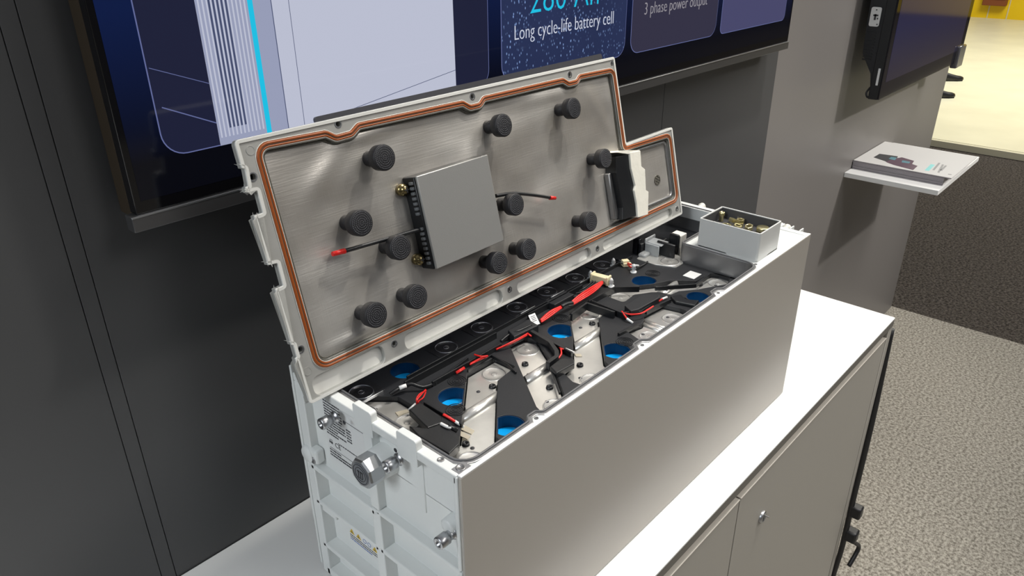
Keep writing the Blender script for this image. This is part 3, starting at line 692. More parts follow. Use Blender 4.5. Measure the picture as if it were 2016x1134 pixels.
# warning label lower on the end
bm = new_bm(); box(bm, 0.3480, 0.3490, 0.5020, 0.5700, 0.0680, 0.0885); lb = obj('warning_label', bm, M['label'], bat)
bm = new_bm(); X = 0.3480
for i, y in enumerate((0.5650, 0.5530, 0.5240, 0.5120)):
    plate(bm, [(y - 0.0045, 0.0800), (y + 0.0045, 0.0800), (y, 0.0872)], [], 0, 0.0002, fx(X), 1)
    plate(bm, [(y - 0.0010, 0.0810), (y + 0.0010, 0.0810), (y, 0.0845)], [], 0.0002, 0.0003, fx(X), 0)
for y in (0.5420, 0.5340): plate(bm, circle(y, 0.0832, 0.0030, 20), [circle(y, 0.0832, 0.0025, 20)], 0, 0.0002, fx(X), 2)
for y, h in ((0.5060, 0.0035), (0.5045, 0.0060)): box(bm, X - 0.0002, X, y - 0.0010, y, 0.0800, 0.0800 + h)
typeline(0.569, 0.5035, 0.0765, 0.0012, X); typeline(0.569, 0.5035, 0.0735, 0.0012, X); typeline(0.569, 0.530, 0.0705, 0.0012, X, 2)
sub('label_print', bm, [M['ink'], M['warn'], M['blueink']], lb)
# fins and bolts on the far right end
bm = new_bm()
for i in range(5):
    y = 0.3820 + i * 0.0145; box(bm, BX1 - 0.002, BX1 + 0.0120, y, y + 0.0022, 0.255, 0.281, 0.0004, 1)
obj('end_fins', bm, M['shell'], bat)
for y in (0.4160, 0.4060, 0.5500):
    bm = new_bm(); lathe(bm, (BX1 - 0.001, y, 0.2760), (1, 0, 0), [(0, 0.004), (0.006, 0.004), (0.007, 0.0062), (0.011, 0.0062), (0.0125, 0.004), (0.0125, 0)], 18); obj('screw', bm, M['whiteplastic'], bat)

# ---- interior
FZI = 0.2440       # level of the busbars
bm = new_bm(); plate(bm, offset_poly(OPEN, 0.001), [], 0.2280, 0.2330); obj('cell_tray', bm, M['black'], bat)
BB = {
 'a': [(0.484, 0.509), (0.527, 0.509), (0.5275, 0.480), (0.494, 0.4755), (0.4205, 0.409), (0.4170, 0.384), (0.366, 0.384), (0.358, 0.410), (0.377, 0.427), (0.396, 0.430), (0.436, 0.466)],
 'b': [(0.561, 0.516), (0.584, 0.514), (0.5890, 0.500), (0.5600, 0.453), (0.5240, 0.409), (0.505, 0.386), (0.478, 0.386), (0.487, 0.411), (0.518, 0.455)],
 'c': [(0.672, 0.515), (0.708, 0.515), (0.7105, 0.482), (0.6800, 0.477), (0.603, 0.412), (0.590, 0.386), (0.552, 0.386), (0.548, 0.412), (0.555, 0.430), (0.580, 0.4365), (0.624, 0.470)],
 'd': [p[:2] for p in ((0.7385, 0.5096, 0.2455), (0.7649, 0.5069, 0.2455), (0.7918, 0.4890, 0.2455), (0.8101, 0.4764, 0.2455), (0.8333, 0.4667, 0.2455), (0.8562, 0.4381, 0.2455), (0.8736, 0.4378, 0.2455), (0.8909, 0.4355, 0.2455), (0.9032, 0.4140, 0.2455), (0.8755, 0.4040, 0.2455), (0.8558, 0.4147, 0.2455), (0.8332, 0.4265, 0.2455), (0.8135, 0.4421, 0.2455), (0.7973, 0.4447, 0.2455), (0.7953, 0.4583, 0.2455), (0.7873, 0.4674, 0.2455), (0.7654, 0.4811, 0.2455), (0.7384, 0.4787, 0.2455))],
 'e': [(0.679, 0.433), (0.704, 0.427), (0.716, 0.4305), (0.727, 0.439), (0.765, 0.436), (0.7700, 0.414), (0.768, 0.386), (0.672, 0.386), (0.672, 0.412)],
 'g': [(0.3555, 0.560), (0.378, 0.560), (0.402, 0.532), (0.4020, 0.510), (0.396, 0.478), (0.380, 0.466), (0.3550, 0.470)],
}
# rear row cutouts with terminal discs
rear = [(0.382, 0.566), (0.505, 0.566), (0.566, 0.568), (0.634, 0.571), (0.694, 0.571), (0.752, 0.569), (0.812, 0.566)]
wins = [tuple(p[:2]) + (0.0170,) for p in ((0.4429, 0.4882, 0.2515), (0.6254, 0.4914, 0.2515), (0.8086, 0.4931, 0.2515), (0.6310, 0.4148, 0.2515), (0.4436, 0.4118, 0.2515))] + [(0.442, 0.5660, 0.0165)] + [tuple((0.8147, 0.4136, 0.2515)[:2]) + (0.0150,)]
# keep the last window clear of the busbar cutouts
cut = [offset_poly(fillet(BB[k], 0.002, 2), 0.0012) for k in 'abceg'] + [offset_poly(fillet(BB['d'], 0.003, 2), 0.0012)]
CT = 0.2515
cover_out = fillet([(0.3505, 0.3785), (0.8965, 0.3785), (0.8965, 0.4950), (0.905, 0.4960), (0.905, 0.6005), (0.3505, 0.6005)], [0.014, 0.01, 0.004, 0.002, 0.002, 0.014])
ww = [(x, y, r, clip_away(circle(x, y, r, 48), x, y, r, cut, 0.0012), clip_away(circle(x, y, r - 0.0007, 48), x, y, r - 0.0007, cut, 0.0019)) for x, y, r in wins]
bm = new_bm(); plate(bm, cover_out, cut + [P for x, y, r, P, Q in ww], 0.2335, CT, bev=0.0005)
obj('cell_cover', bm, M['black2'], bat)
M['blue_rim'] = mat('blue_rim', (0.0, 0.022, 0.075, 1), 0.4)
for x, y, r, P, Q in ww:
    bm = new_bm(); plate(bm, P, [Q], 0.2334, CT - 0.0008)
    w = obj('cell_window', bm, M['blue_rim'], bat)
    bm = new_bm(); plate(bm, Q, [], 0.2332, 0.2372)
    sub('blue_film', bm, M['blue'], w)
    bm = new_bm(); box(bm, x + 0.001, x + 0.0120, y - 0.0006, y + 0.0006, 0.2372, 0.2380); sub('white_line', bm, M['ferrule'], w)
def terminal(bm, x, y, z, r=0.0128, mi=0):
    lathe(bm, (x, y, z - 0.0001), (0, 0, 1), [(0, r + 0.0016), (0.0006, r + 0.0012), (0.0006, r + 0.0004), (0.0002, r - 0.0002), (0.0002, 0.0030), (0.0008, 0.0014), (0.0008, 0)], 40, mi)
    lathe(bm, (x, y, z), (0, 0, 1), [(0.0003, r + 0.0006), (0.0009, r + 0.0001), (0.0003, r - 0.0004)], 40, 1)
    lathe(bm, (x, y, z), (0, 0, 1), [(0.0000, 0.0034), (0.0004, 0.0031), (0.0000, 0.0027)], 20, 1)
M['terminal'] = mat('shaded_terminal', (0.05, 0.05, 0.055, 1), 0.25, 0.5)  # shade over the rear terminals put into their colour
for k, (x, y) in enumerate(rear):
    bm = new_bm(); box(bm, x - 0.0200, x + 0.0200, y - 0.0150, y + 0.0155, 0.2512, 0.2524, 0.0004, 1); terminal(bm, x, y, 0.2524)
    box(bm, x - 0.0120, x + 0.0160, y - 0.0175, y - 0.0160, 0.2512, 0.2545, 0.0004, 1, mi=1)
    obj('terminal_plate', bm, [M['terminal'], M['steel']], bat)
circ = {'a': [(0.508, 0.4925), (0.3860, 0.4060)], 'b': [(0.5730, 0.5000), (0.5060, 0.4020)], 'c': [(0.691, 0.4985), (0.5700, 0.4030)], 'd': [(0.7555, 0.4945), (0.8790, 0.4190)], 'e': [(0.6930, 0.4080), (0.7500, 0.4120)], 'g': [(0.3850, 0.4960), (0.3660, 0.5420)]}
fold = {'a': (0.4200, 0.4790, 0.4600), 'b': (0.5205, 0.5600, 0.4570), 'c': (0.6120, 0.6640, 0.4610), 'd': (0.7900, 0.8400, 0.4600), 'g': None, 'e': None}
holes = {'a': [(0.4719, 0.4814, 0.2455), (0.4000, 0.4188, 0.2455)], 'b': [(0.5331, 0.4635, 0.2455), (0.5064, 0.4146, 0.2455)], 'c': [(0.6555, 0.4849, 0.2455), (0.5654, 0.4160, 0.2455)], 'd': [(0.8717, 0.4180, 0.2455)], 'e': [(0.6924, 0.4180, 0.2455), (0.7494, 0.4184, 0.2455)], 'g': [(0.3782, 0.5384, 0.2455)]}
rivs = {'a': [(0.4883, 0.4761, 0.2455), (0.3994, 0.4271, 0.2455)], 'b': [(0.5457, 0.4796, 0.2455), (0.5276, 0.4286, 0.2455)], 'c': [(0.6723, 0.4795, 0.2455), (0.5852, 0.4318, 0.2455)], 'd': [(0.7680, 0.4804, 0.2455), (0.8589, 0.4350, 0.2455)], 'e': [], 'g': [(0.3929, 0.4737, 0.2455)]}
for k in 'abcdeg':
    bm = new_bm(); plate(bm, fillet(BB[k], 0.002, 3), [], 0.2334, FZI + 0.0012, bev=0.0004)
    if fold[k]:
        x0, x1, y = fold[k]; m = 10; A = []; B = []
        sk = 0.022
        for i in range(m + 1):
            t = math.pi * i / m; yy = y - math.cos(t) * 0.0062; zz = FZI + 0.0008 + math.sin(t) * 0.0060
            s = math.cos(t) * -0.0055 if k != 'b' else math.cos(t) * -0.0035
            A.append(bm.verts.new((x0 + s, yy, zz))); B.append(bm.verts.new((x1 + s, yy, zz)))
        for i in range(m): f = bm.faces.new((A[i], A[i + 1], B[i + 1], B[i])); f.smooth = True
        bm.faces.new(A[::-1]); bm.faces.new(B)
    if k == 'e':
        for x in (0.7130, 0.7215): cyl(bm, (x, 0.392, FZI + 0.0005), (x, 0.436, FZI + 0.0005), 0.0038, n=16)
    for x, y in circ[k]: terminal(bm, x, y, FZI + 0.0012)
    b = obj('busbar', bm, [M['busbar'], M['alu']], bat)
    for x, y, z in holes[k]:
        bm = new_bm(); lathe(bm, (x, y, z - 0.0003), (0, 0, 1), [(0, 0.0022), (0.0004, 0.0022), (0.0004, 0)], 16); sub('hole', bm, M['ink'], b)
    for x, y, z in rivs[k]:
        bm = new_bm(); lathe(bm, (x, y, z - 0.0003), (0, 0, 1), [(0, 0.0040), (0.0026, 0.0036), (0.0028, 0.0020), (0.0008, 0.0018), (0.0008, 0)], 18); sub('rivet', bm, M['black'], b)
# raised black plastic: blocks, channel walls, wire ducts
def blk(name, pts, z1, z0=0.2510, bev=0.0010, m='black'):
    bm = new_bm(); plate(bm, pts, [], z0, z1, bev=bev); return obj(name, bm, M[m], bat)
blk('cover_block', [(0.3710, 0.4752, 0.2600)[:2], (0.3801, 0.4589, 0.2600)[:2], (0.3935, 0.4548, 0.2600)[:2], (0.3922, 0.4273, 0.2600)[:2], (0.3833, 0.4189, 0.2600)[:2], (0.3673, 0.4157, 0.2600)[:2], (0.3663, 0.4566, 0.2600)[:2]], 0.2600)
blk('cover_block', [(0.3890, 0.4968, 0.2600)[:2], (0.4049, 0.4987, 0.2600)[:2], (0.4026, 0.4645, 0.2600)[:2], (0.3946, 0.4560, 0.2600)[:2], (0.3812, 0.4601, 0.2600)[:2]], 0.2595)
blk('cover_block', [(0.5456, 0.4430, 0.2580)[:2], (0.5666, 0.4449, 0.2580)[:2], (0.5750, 0.4321, 0.2580)[:2], (0.5683, 0.4269, 0.2580)[:2], (0.5401, 0.4292, 0.2580)[:2]], 0.2585)
for pts, w, h in (
    ([(0.418, 0.5380), (0.560, 0.5380)], 0.0022, 0.2600), ([(0.620, 0.5400), (0.730, 0.5400)], 0.0022, 0.2600), ([(0.440, 0.5185), (0.548, 0.5185)], 0.0022, 0.2580),
    ([(0.5910, 0.5096, 0.2600)[:2], (0.5855, 0.4760, 0.2600)[:2], (0.5746, 0.4574, 0.2600)[:2], (0.5661, 0.4504, 0.2600)[:2], (0.5486, 0.4491, 0.2600)[:2]], 0.0050, 0.2600),
    ([(0.5916, 0.4997, 0.2600)[:2], (0.5860, 0.4444, 0.2600)[:2]], 0.0026, 0.2580),
    ([(0.6538, 0.4984, 0.2620)[:2], (0.6903, 0.5025, 0.2620)[:2], (0.6933, 0.4615, 0.2620)[:2]], 0.0030, 0.2610), ([(0.7027, 0.5029, 0.2600)[:2], (0.7002, 0.4472, 0.2600)[:2]], 0.0022, 0.2590),
    ([(0.7001, 0.5058, 0.2600)[:2], (0.7544, 0.5045, 0.2600)[:2], (0.7775, 0.4806, 0.2600)[:2]], 0.0022, 0.2590), ([(0.6995, 0.4618, 0.2580)[:2], (0.7236, 0.4425, 0.2580)[:2], (0.7688, 0.4443, 0.2580)[:2]], 0.0022, 0.2570),
    ([(0.7944, 0.4666, 0.2560)[:2], (0.8383, 0.4306, 0.2560)[:2], (0.8773, 0.4324, 0.2560)[:2]], 0.0022, 0.2565),
    ([(0.7295, 0.4387, 0.2570)[:2], (0.7763, 0.4321, 0.2570)[:2]], 0.0030, 0.2570), ([(0.6604, 0.4321, 0.2560)[:2], (0.6966, 0.4289, 0.2560)[:2]], 0.0030, 0.2555),
    ([(0.430, 0.5480), (0.860, 0.5480)], 0.0018, 0.2570),
    ([(0.4433, 0.5180, 0.2560)[:2], (0.5024, 0.5276, 0.2560)[:2]], 0.0020, 0.2560), ([(0.4855, 0.5106, 0.2550)[:2], (0.5258, 0.5135, 0.2550)[:2], (0.5232, 0.4853, 0.2550)[:2], (0.5175, 0.4680, 0.2550)[:2]], 0.0016, 0.2545),
    ([(0.4123, 0.5004, 0.2560)[:2], (0.4115, 0.4438, 0.2560)[:2]], 0.0022, 0.2550), ([(0.5497, 0.4449, 0.2540)[:2], (0.5190, 0.4078, 0.2540)[:2]], 0.0020, 0.2540)):
    bm = new_bm(); strip(bm, pts, w, 0.2505, h, bev=0.0004); obj('wire_duct', bm, M['black'], bat)
blk('duct_lid', [(0.5701, 0.5280, 0.2620)[:2], (0.6068, 0.5281, 0.2620)[:2], (0.6033, 0.5089, 0.2620)[:2], (0.5632, 0.5121, 0.2620)[:2]], 0.2620, m='black2')
blk('duct_lid', [(0.660, 0.5300), (0.700, 0.5300), (0.700, 0.5440), (0.660, 0.5440)], 0.2600, m='black2')
blk('duct_lid', [(0.7169, 0.4625, 0.2595)[:2], (0.7440, 0.4638, 0.2595)[:2], (0.7565, 0.4627, 0.2595)[:2], (0.7712, 0.4459, 0.2595)[:2], (0.7654, 0.4415, 0.2595)[:2], (0.7207, 0.4437, 0.2595)[:2], (0.7095, 0.4482, 0.2595)[:2]], 0.2600, m='black2')
blk('cover_block', [(0.7849, 0.4372, 0.2550)[:2], (0.7987, 0.4303, 0.2550)[:2], (0.7903, 0.4178, 0.2550)[:2], (0.7989, 0.4035, 0.2550)[:2], (0.7830, 0.4003, 0.2550)[:2], (0.7766, 0.4246, 0.2550)[:2]], 0.2560)
# moulded ring marks on the cover
for (x, y) in ((0.4651, 0.5066, 0.2515)[:2], (0.4269, 0.4693, 0.2515)[:2], (0.6491, 0.5112, 0.2515)[:2], (0.8374, 0.4977, 0.2515)[:2], (0.6539, 0.4186, 0.2515)[:2], (0.7896, 0.4245, 0.2515)[:2]):
    bm = new_bm()
    for r in (0.003, 0.0055, 0.008, 0.0105): plate(bm, circle(x, y, r, 24), [circle(x, y, r - 0.0008, 24)], CT, CT + 0.0006)
    obj('ring_mark', bm, M['black'], bat)
# right-hand compartment of the opening
bm = new_bm(); box(bm, 0.9060, 1.040, 0.4950, 0.6015, 0.2330, 0.2400); obj('compartment_floor', bm, M['black'], bat)
bm = new_bm()
plate(bm, fillet([(0.862, 0.5420), (0.912, 0.5420), (0.912, 0.5000), (0.893, 0.4820), (0.874, 0.4820), (0.862, 0.5100)], 0.003), [], CT, CT + 0.0016, bev=0.0003); terminal(bm, 0.884, 0.4990, CT + 0.0016)
obj('junction_plate', bm, [M['busbar'], M['alu']], bat)
bm = new_bm()
box(bm, 0.896, 0.9000, 0.5000, 0.5300, CT, 0.2740, 0.001, 1); box(bm, 0.9000, 0.9220, 0.5280, 0.5300, CT, 0.2700, 0.0006, 1); box(bm, 0.9160, 0.9200, 0.5060, 0.5220, CT, 0.2820, 0.001, 1)
obj('bracket_wall', bm, M['black'], bat)
bm = new_bm()
box(bm, 0.886, 0.8890, 0.520, 0.5450, CT, 0.2700, 0.001, 1); box(bm, 0.886, 0.912, 0.5420, 0.5450, CT, 0.2760, 0.001, 1); box(bm, 0.870, 0.889, 0.532, 0.545, CT, 0.2580, 0.002, 1); box(bm, 0.8890, 0.9100, 0.5180, 0.5450, 0.2690, 0.2710, 0.0006, 1)
obj('clear_bracket', bm, M['clear'], bat)
bm = new_bm(); box(bm, 0.8780, 0.8850, 0.5480, 0.5600, CT, 0.2760, 0.001, 1); box(bm, 0.8780, 0.8900, 0.5440, 0.5520, CT, 0.2700, 0.001, 1); obj('latch', bm, M['black'], bat)
bm = new_bm(); box(bm, 0.9225, 0.9400, 0.5060, 0.5240, 0.2400, 0.2790, 0.0015, 2); obj('connector_block', bm, M['whiteplastic'], bat)
bm = new_bm(); box(bm, 0.8580, 0.8790, 0.4445, 0.4620, CT, CT + 0.0004)
lb = obj('small_label', bm, M['label'], bat)
bm = new_bm(); box(bm, 1.0380, 1.0402, 0.4980, 0.5980, 0.2600, 0.2793, 0.0003, 1); obj('end_lip', bm, M['shell'], bat)
# wires
def wire(name, paths, r, m):
    bm = new_bm()
    for p in paths: tube(bm, p, r, 8)
    return obj(name, bm, m, bat)
ZW = 0.2580
wire('red_wire', [[(0.4242, 0.5104, 0.2580), (0.4134, 0.5083, 0.2600), (0.4052, 0.5038, 0.2600), (0.4039, 0.5010, 0.2570)], [(0.4229, 0.5098, 0.2570), (0.4125, 0.5019, 0.2590), (0.4070, 0.5020, 0.2580), (0.4026, 0.5019, 0.2560)], [(0.4052, 0.5002, 0.2560), (0.4025, 0.4997, 0.2620), (0.4119, 0.5041, 0.2620), (0.4251, 0.5122, 0.2580)]], 0.0008, M['red'])
wire('wire_sleeve', [[(0.4032, 0.5026, 0.2560), (0.3940, 0.5042, 0.2520)]], 0.0014, M['ferrule'])
wire('red_wire', [[(0.4054, 0.4639, 0.2600), (0.4065, 0.4571, 0.2590), (0.4086, 0.4509, 0.2560)]], 0.0014, M['red'])
wire('wire_sleeve', [[(0.4089, 0.4518, 0.2560), (0.4134, 0.4439, 0.2500)], [(0.3922, 0.4532, 0.2615), (0.3923, 0.4447, 0.2620), (0.3947, 0.4417, 0.2610)]], 0.0016, M['ferrule'])
wire('black_wire', [[(0.3936, 0.4447, 0.2625), (0.3988, 0.4378, 0.2570)]], 0.0024, M['black'])
wire('red_wire', [[(0.4727, 0.5158, 0.2550), (0.4847, 0.5153, 0.2560)], [(0.4727, 0.5150, 0.2540), (0.4847, 0.5146, 0.2550)]], 0.0010, M['red'])
wire('red_wire', [[(0.4936, 0.5156, 0.2550), (0.5046, 0.5128, 0.2570), (0.5153, 0.5089, 0.2590), (0.5077, 0.5109, 0.2610), (0.5078, 0.5223, 0.2590)], [(0.4955, 0.5167, 0.2550), (0.5054, 0.5127, 0.2580), (0.5165, 0.5125, 0.2570)]], 0.0010, M['red'])
wire('red_wire', [[(0.5370, 0.5161, 0.2550), (0.5462, 0.5126, 0.2570), (0.5551, 0.5096, 0.2590), (0.5687, 0.5075, 0.2600), (0.5827, 0.5087, 0.2590)], [(0.5398, 0.5172, 0.2540), (0.5523, 0.5118, 0.2560), (0.5666, 0.5072, 0.2590), (0.5809, 0.5080, 0.2580)], [(0.5837, 0.5095, 0.2590), (0.5827, 0.5023, 0.2580)]], 0.0010, M['red'])
def off3(p, d, e): return (p[0] + d * 0.55, p[1] + d * 0.8, p[2] + e)
b1 = [(0.6211, 0.5207, 0.2560), (0.6336, 0.5199, 0.2590), (0.6454, 0.5182, 0.2620), (0.6582, 0.5180, 0.2620)]
b2 = [(0.6808, 0.5186, 0.2580), (0.6954, 0.5161, 0.2620), (0.7124, 0.5151, 0.2640), (0.7343, 0.5182, 0.2630), (0.7539, 0.5241, 0.2600)]
for path, nn in ((b1, 4), (b2, 5)):
    P = []
    for j in range(nn):
        q = []
        for i, p in enumerate(path):
            s = math.sin(math.pi * min(1, (i + 0.4) / (len(path) - 0.6))); q.append(off3(p, (j - (nn - 1) / 2) * 0.0022 * (0.45 + s), 0.0006 * ((j * 7) % 3 - 1)))
        P.append(q)
    wire('wire_bundle', P, 0.0011, M['red'])
wire('black_wire', [[(0.7178, 0.5356, 0.2560), (0.7267, 0.5324, 0.2590), (0.7496, 0.5369, 0.2590)], [(0.7088, 0.5345, 0.2560), (0.7202, 0.5291, 0.2580), (0.7489, 0.5322, 0.2600)], [(0.6981, 0.5355, 0.2560), (0.7055, 0.5262, 0.2570), (0.7481, 0.5283, 0.2600)]], 0.0011, M['black'])
wire('black_wire', [[(0.6582, 0.5180, 0.2620), (0.6678, 0.5175, 0.2620), (0.6793, 0.5175, 0.2590)]], 0.0032, M['black'])
wire('black_wire', [[(0.5977, 0.5153, 0.2620), (0.5762, 0.5174, 0.2620), (0.5680, 0.5245, 0.2580), (0.5528, 0.5236, 0.2560)]], 0.0016, M['black'])
wire('red_wire', [[(0.7044, 0.4583, 0.2580), (0.6987, 0.4506, 0.2580), (0.6962, 0.4450, 0.2560)], [(0.7016, 0.4533, 0.2580), (0.7048, 0.4428, 0.2590), (0.7125, 0.4353, 0.2600), (0.7258, 0.4343, 0.2600), (0.7419, 0.4363, 0.2580)]], 0.0011, M['red'])
wire('wire_sleeve', [[(0.6962, 0.4450, 0.2560), (0.6977, 0.4367, 0.2520)], [(0.7695, 0.4407, 0.2560), (0.7823, 0.4409, 0.2540)], [(0.5890, 0.4562, 0.2560), (0.5973, 0.4500, 0.2500)]], 0.0015, M['ferrule'])
wire('red_wire', [[(0.5889, 0.4658, 0.2550), (0.5850, 0.4582, 0.2570), (0.5894, 0.4558, 0.2560)], [(0.5851, 0.4598, 0.2570), (0.5759, 0.4517, 0.2570), (0.5686, 0.4501, 0.2550)]], 0.0011, M['red'])
wire('red_wire', [[(0.7637, 0.4416, 0.2550), (0.7699, 0.4402, 0.2560)]], 0.0012, M['red'])
wire('black_wire', [[(0.3968, 0.5360, 0.2560), (0.4040, 0.5346, 0.2580), (0.4134, 0.5333, 0.2590), (0.4203, 0.5290, 0.2600), (0.4281, 0.5205, 0.2560), (0.4411, 0.5191, 0.2540)]], 0.0019, M['black'])
wire('wire_sleeve', [[(0.4077, 0.5339, 0.2590), (0.4148, 0.5308, 0.2600)]], 0.0023, M['ferrule'])
# weld tabs
for a, b, c_, d_ in (((0.4199, 0.4515, 0.2458), (0.4202, 0.4361, 0.2458), (0.4142, 0.4343, 0.2458), (0.4123, 0.4487, 0.2458)), ((0.3881, 0.5186, 0.2458), (0.3999, 0.5133, 0.2458), (0.3980, 0.5087, 0.2458), (0.3862, 0.5115, 0.2458)),
                     ((0.5452, 0.4616, 0.2458), (0.5589, 0.4605, 0.2458), (0.5564, 0.4554, 0.2458), (0.5439, 0.4568, 0.2458)), ((0.6006, 0.4516, 0.2458), (0.6053, 0.4463, 0.2458), (0.6019, 0.4416, 0.2458), (0.5973, 0.4468, 0.2458)), ((0.6703, 0.5132, 0.2458), (0.6721, 0.5049, 0.2458), (0.6687, 0.5007, 0.2458), (0.6645, 0.5055, 0.2458))):
    bm = new_bm(); plate(bm, [a[:2], b[:2], c_[:2], d_[:2]], [], 0.2452, 0.2462); obj('weld_tab', bm, M['nickel'], bat)
bm = new_bm(); P = [(0.4085, 0.4446, 0.2500), (0.4086, 0.4299, 0.2500), (0.4032, 0.4287, 0.2500), (0.4023, 0.4418, 0.2500)]
plate(bm, [p[:2] for p in P], [], 0.2480, 0.2490); obj('weld_tab', bm, M['nickel'], bat)
# harness tag
a, b, c_, d_ = (0.6109, 0.5317, 0.2640), (0.6212, 0.5299, 0.2640), (0.6130, 0.5147, 0.2580), (0.6029, 0.5166, 0.2580)
bm = new_bm()
top = [Vector(p) for p in (a, b, c_, d_)]; bot = [p - Vector((0, 0, 0.0004)) for p in top]
T = [bm.verts.new(p) for p in top]; Bt = [bm.verts.new(p) for p in bot]
bm.faces.new(T); bm.faces.new(Bt[::-1])
for i in range(4): bm.faces.new((T[i], T[(i + 1) % 4], Bt[(i + 1) % 4], Bt[i]))
for i in range(4):
    s = 0.22 + i * 0.14; p0 = top[0].lerp(top[3], s).lerp(top[1].lerp(top[2], s), 0.2); p1 = top[0].lerp(top[3], s).lerp(top[1].lerp(top[2], s), 0.8)
    tube(bm, [p0 + Vector((0, 0, 0.0002)), p1 + Vector((0, 0, 0.0002))], 0.0004, 4, mi=1)
obj('cable_tag', bm, [M['label'], M['ink']], bat)
# connectors and clips
def oriented_box(bm, c, dirv, L, Wd, H, bev=0.0006, mi=0):
    d = Vector(dirv).normalized(); n0 = len(bm.verts); t = bmesh.new(); box(t, -L / 2, L / 2, -Wd / 2, Wd / 2, 0, H, bev, 1)
    ang = math.atan2(d.y, d.x); t.transform(Matrix.Translation(c) @ Matrix.Rotation(ang, 4, 'Z'))
    me = bpy.data.meshes.new('t'); t.to_mesh(me); t.free(); bm.from_mesh(me); bpy.data.meshes.remove(me)
p, q = Vector((0.7603, 0.5449, 0.2580)), Vector((0.7640, 0.5212, 0.2580))
bm = new_bm(); oriented_box(bm, (p + q) / 2 - Vector((0, 0, 0.004)), q - p, (q - p).length, 0.010, 0.010)
oriented_box(bm, p - Vector((0, 0, 0.005)), q - p, 0.003, 0.012, 0.0125); oriented_box(bm, q - Vector((0, 0, 0.005)), q - p, 0.003, 0.012, 0.0125)
obj('connector', bm, M['cream'], bat)
bm = new_bm(); c = Vector((0.8324, 0.5408, 0.2560)); oriented_box(bm, c - Vector((0, 0, 0.004)), (1, -0.6, 0), 0.010, 0.008, 0.009); oriented_box(bm, c - Vector((0.001, 0.004, 0.004)), (1, -0.6, 0), 0.012, 0.003, 0.006)
obj('connector', bm, M['cream'], bat)
wire('red_wire', [[(0.8311, 0.5357, 0.2580), (0.8263, 0.5265, 0.2600), (0.8323, 0.5244, 0.2570)], [(0.8304, 0.5351, 0.2560), (0.8228, 0.5240, 0.2580), (0.8327, 0.5246, 0.2560)]], 0.0011, M['red'])
wire('wire_sleeve', [[(0.8253, 0.5250, 0.2600), (0.8356, 0.5206, 0.2570)], [(0.8243, 0.5276, 0.2580), (0.8289, 0.5211, 0.2560)]], 0.0014, M['ferrule'])
wire('black_wire', [[(0.8327, 0.5568, 0.2560), (0.8331, 0.5475, 0.2570)], [(0.8273, 0.5521, 0.2560), (0.8267, 0.5413, 0.2570)], [(0.8303, 0.5195, 0.2560), (0.8470, 0.5202, 0.2540), (0.8637, 0.5233, 0.2530)]], 0.0012, M['black'])
for p in ((0.7644, 0.5520, 0.2520), (0.7637, 0.5164, 0.2520), (0.8197, 0.5528, 0.2520), (0.8216, 0.5193, 0.2520)):
    bm = new_bm(); lathe(bm, p, (0, 0, 1), [(0, 0.0045), (0.0015, 0.0045), (0.0018, 0.0022), (0.005, 0.0022), (0.0055, 0.0036), (0.0085, 0.0024), (0.0088, 0.003), (0.0125, 0.001), (0.0125, 0)], 12)
    obj('plastic_clip', bm, M['ferrule'], bat)

# ------------------------------------------------------------------ small open box with hardware on the deck
tb = thing('open_box', 'small open grey box of loose hardware on the battery module deck', 'box', (0.940, 0.4255, 0.2785))
bm = new_bm(); t = 0.0022; x0, x1, y0, y1, z0, z1 = 0.907, 0.972, 0.380, 0.4715, 0.2787, 0.3205
P = fillet([(x0, y0), (x1, y0), (x1, y1), (x0, y1)], 0.003, 4)
plate(bm, P, [offset_poly(P, -t)], z0, z1, bev=0.0004); plate(bm, P, [], z0, z0 + 0.002)
obj('box_body', bm, M['tray'], tb)
bm = new_bm()
for (a, b, c_, d_) in ((x0 + t, x0 + t + 0.0006, y0 + t, y1 - t), (x1 - t - 0.0006, x1 - t, y0 + t, y1 - t), (x0 + t, x1 - t, y0 + t, y0 + t + 0.0006), (x0 + t, x1 - t, y1 - t - 0.0006, y1 - t)): box(bm, a, b, c_, d_, z0 + 0.002, z1 - 0.0012)
box(bm, x0 + t, x1 - t, y0 + t, y1 - t, z0 + 0.002, 0.3040)
obj('lining', bm, M['traydark'], tb)
bm = new_bm(); box(bm, 0.9020, 0.990, 0.3755, 0.4800, 0.2786, 0.2787)
bm.free()
HZ = 0.3041
def nut_bm(r, h, hole_r, n=6):
    bm = new_bm(); P = [(r * math.cos(2 * math.pi * i / n + 0.3), r * math.sin(2 * math.pi * i / n + 0.3)) for i in range(n)]
    plate(bm, P, [circle(0, 0, hole_r, 20)] if hole_r else [], 0, h, bev=0.0004); return bm
def put(name, bm, m, loc, rx, ry, label, cat, group=None):
    bm.transform(Matrix.Rotation(ry, 4, 'Y') @ Matrix.Rotation(rx, 4, 'X'))
    zmin = min(v.co.z for v in bm.verts)
    o = obj(name, bm, m); o.location = (loc[0], loc[1], loc[2] - zmin); return tag(o, label, cat, group)
G = 'loose yellow nuts in the small box'
put('hex_nut', nut_bm(0.0062, 0.0050, 0.0034), M['brass'], (0.9590, 0.4470, HZ), 0.15, 0.25, 'yellow hex nut in the small box, farthest back beside the standing bolt', 'nut', G)
put('flat_washer', nut_bm(0.0064, 0.0016, 0.0036, 24), M['brass'], (0.9440, 0.4475, HZ), 0.1, 0.05, 'flat yellow washer in the small box near its left wall', 'washer')
put('hex_nut', nut_bm(0.0060, 0.0050, 0.0034), M['brass'], (0.9560, 0.4335, HZ), 0.0, 0.0, 'yellow hex nut at the middle of the small box, under a tilted one', 'nut', G)
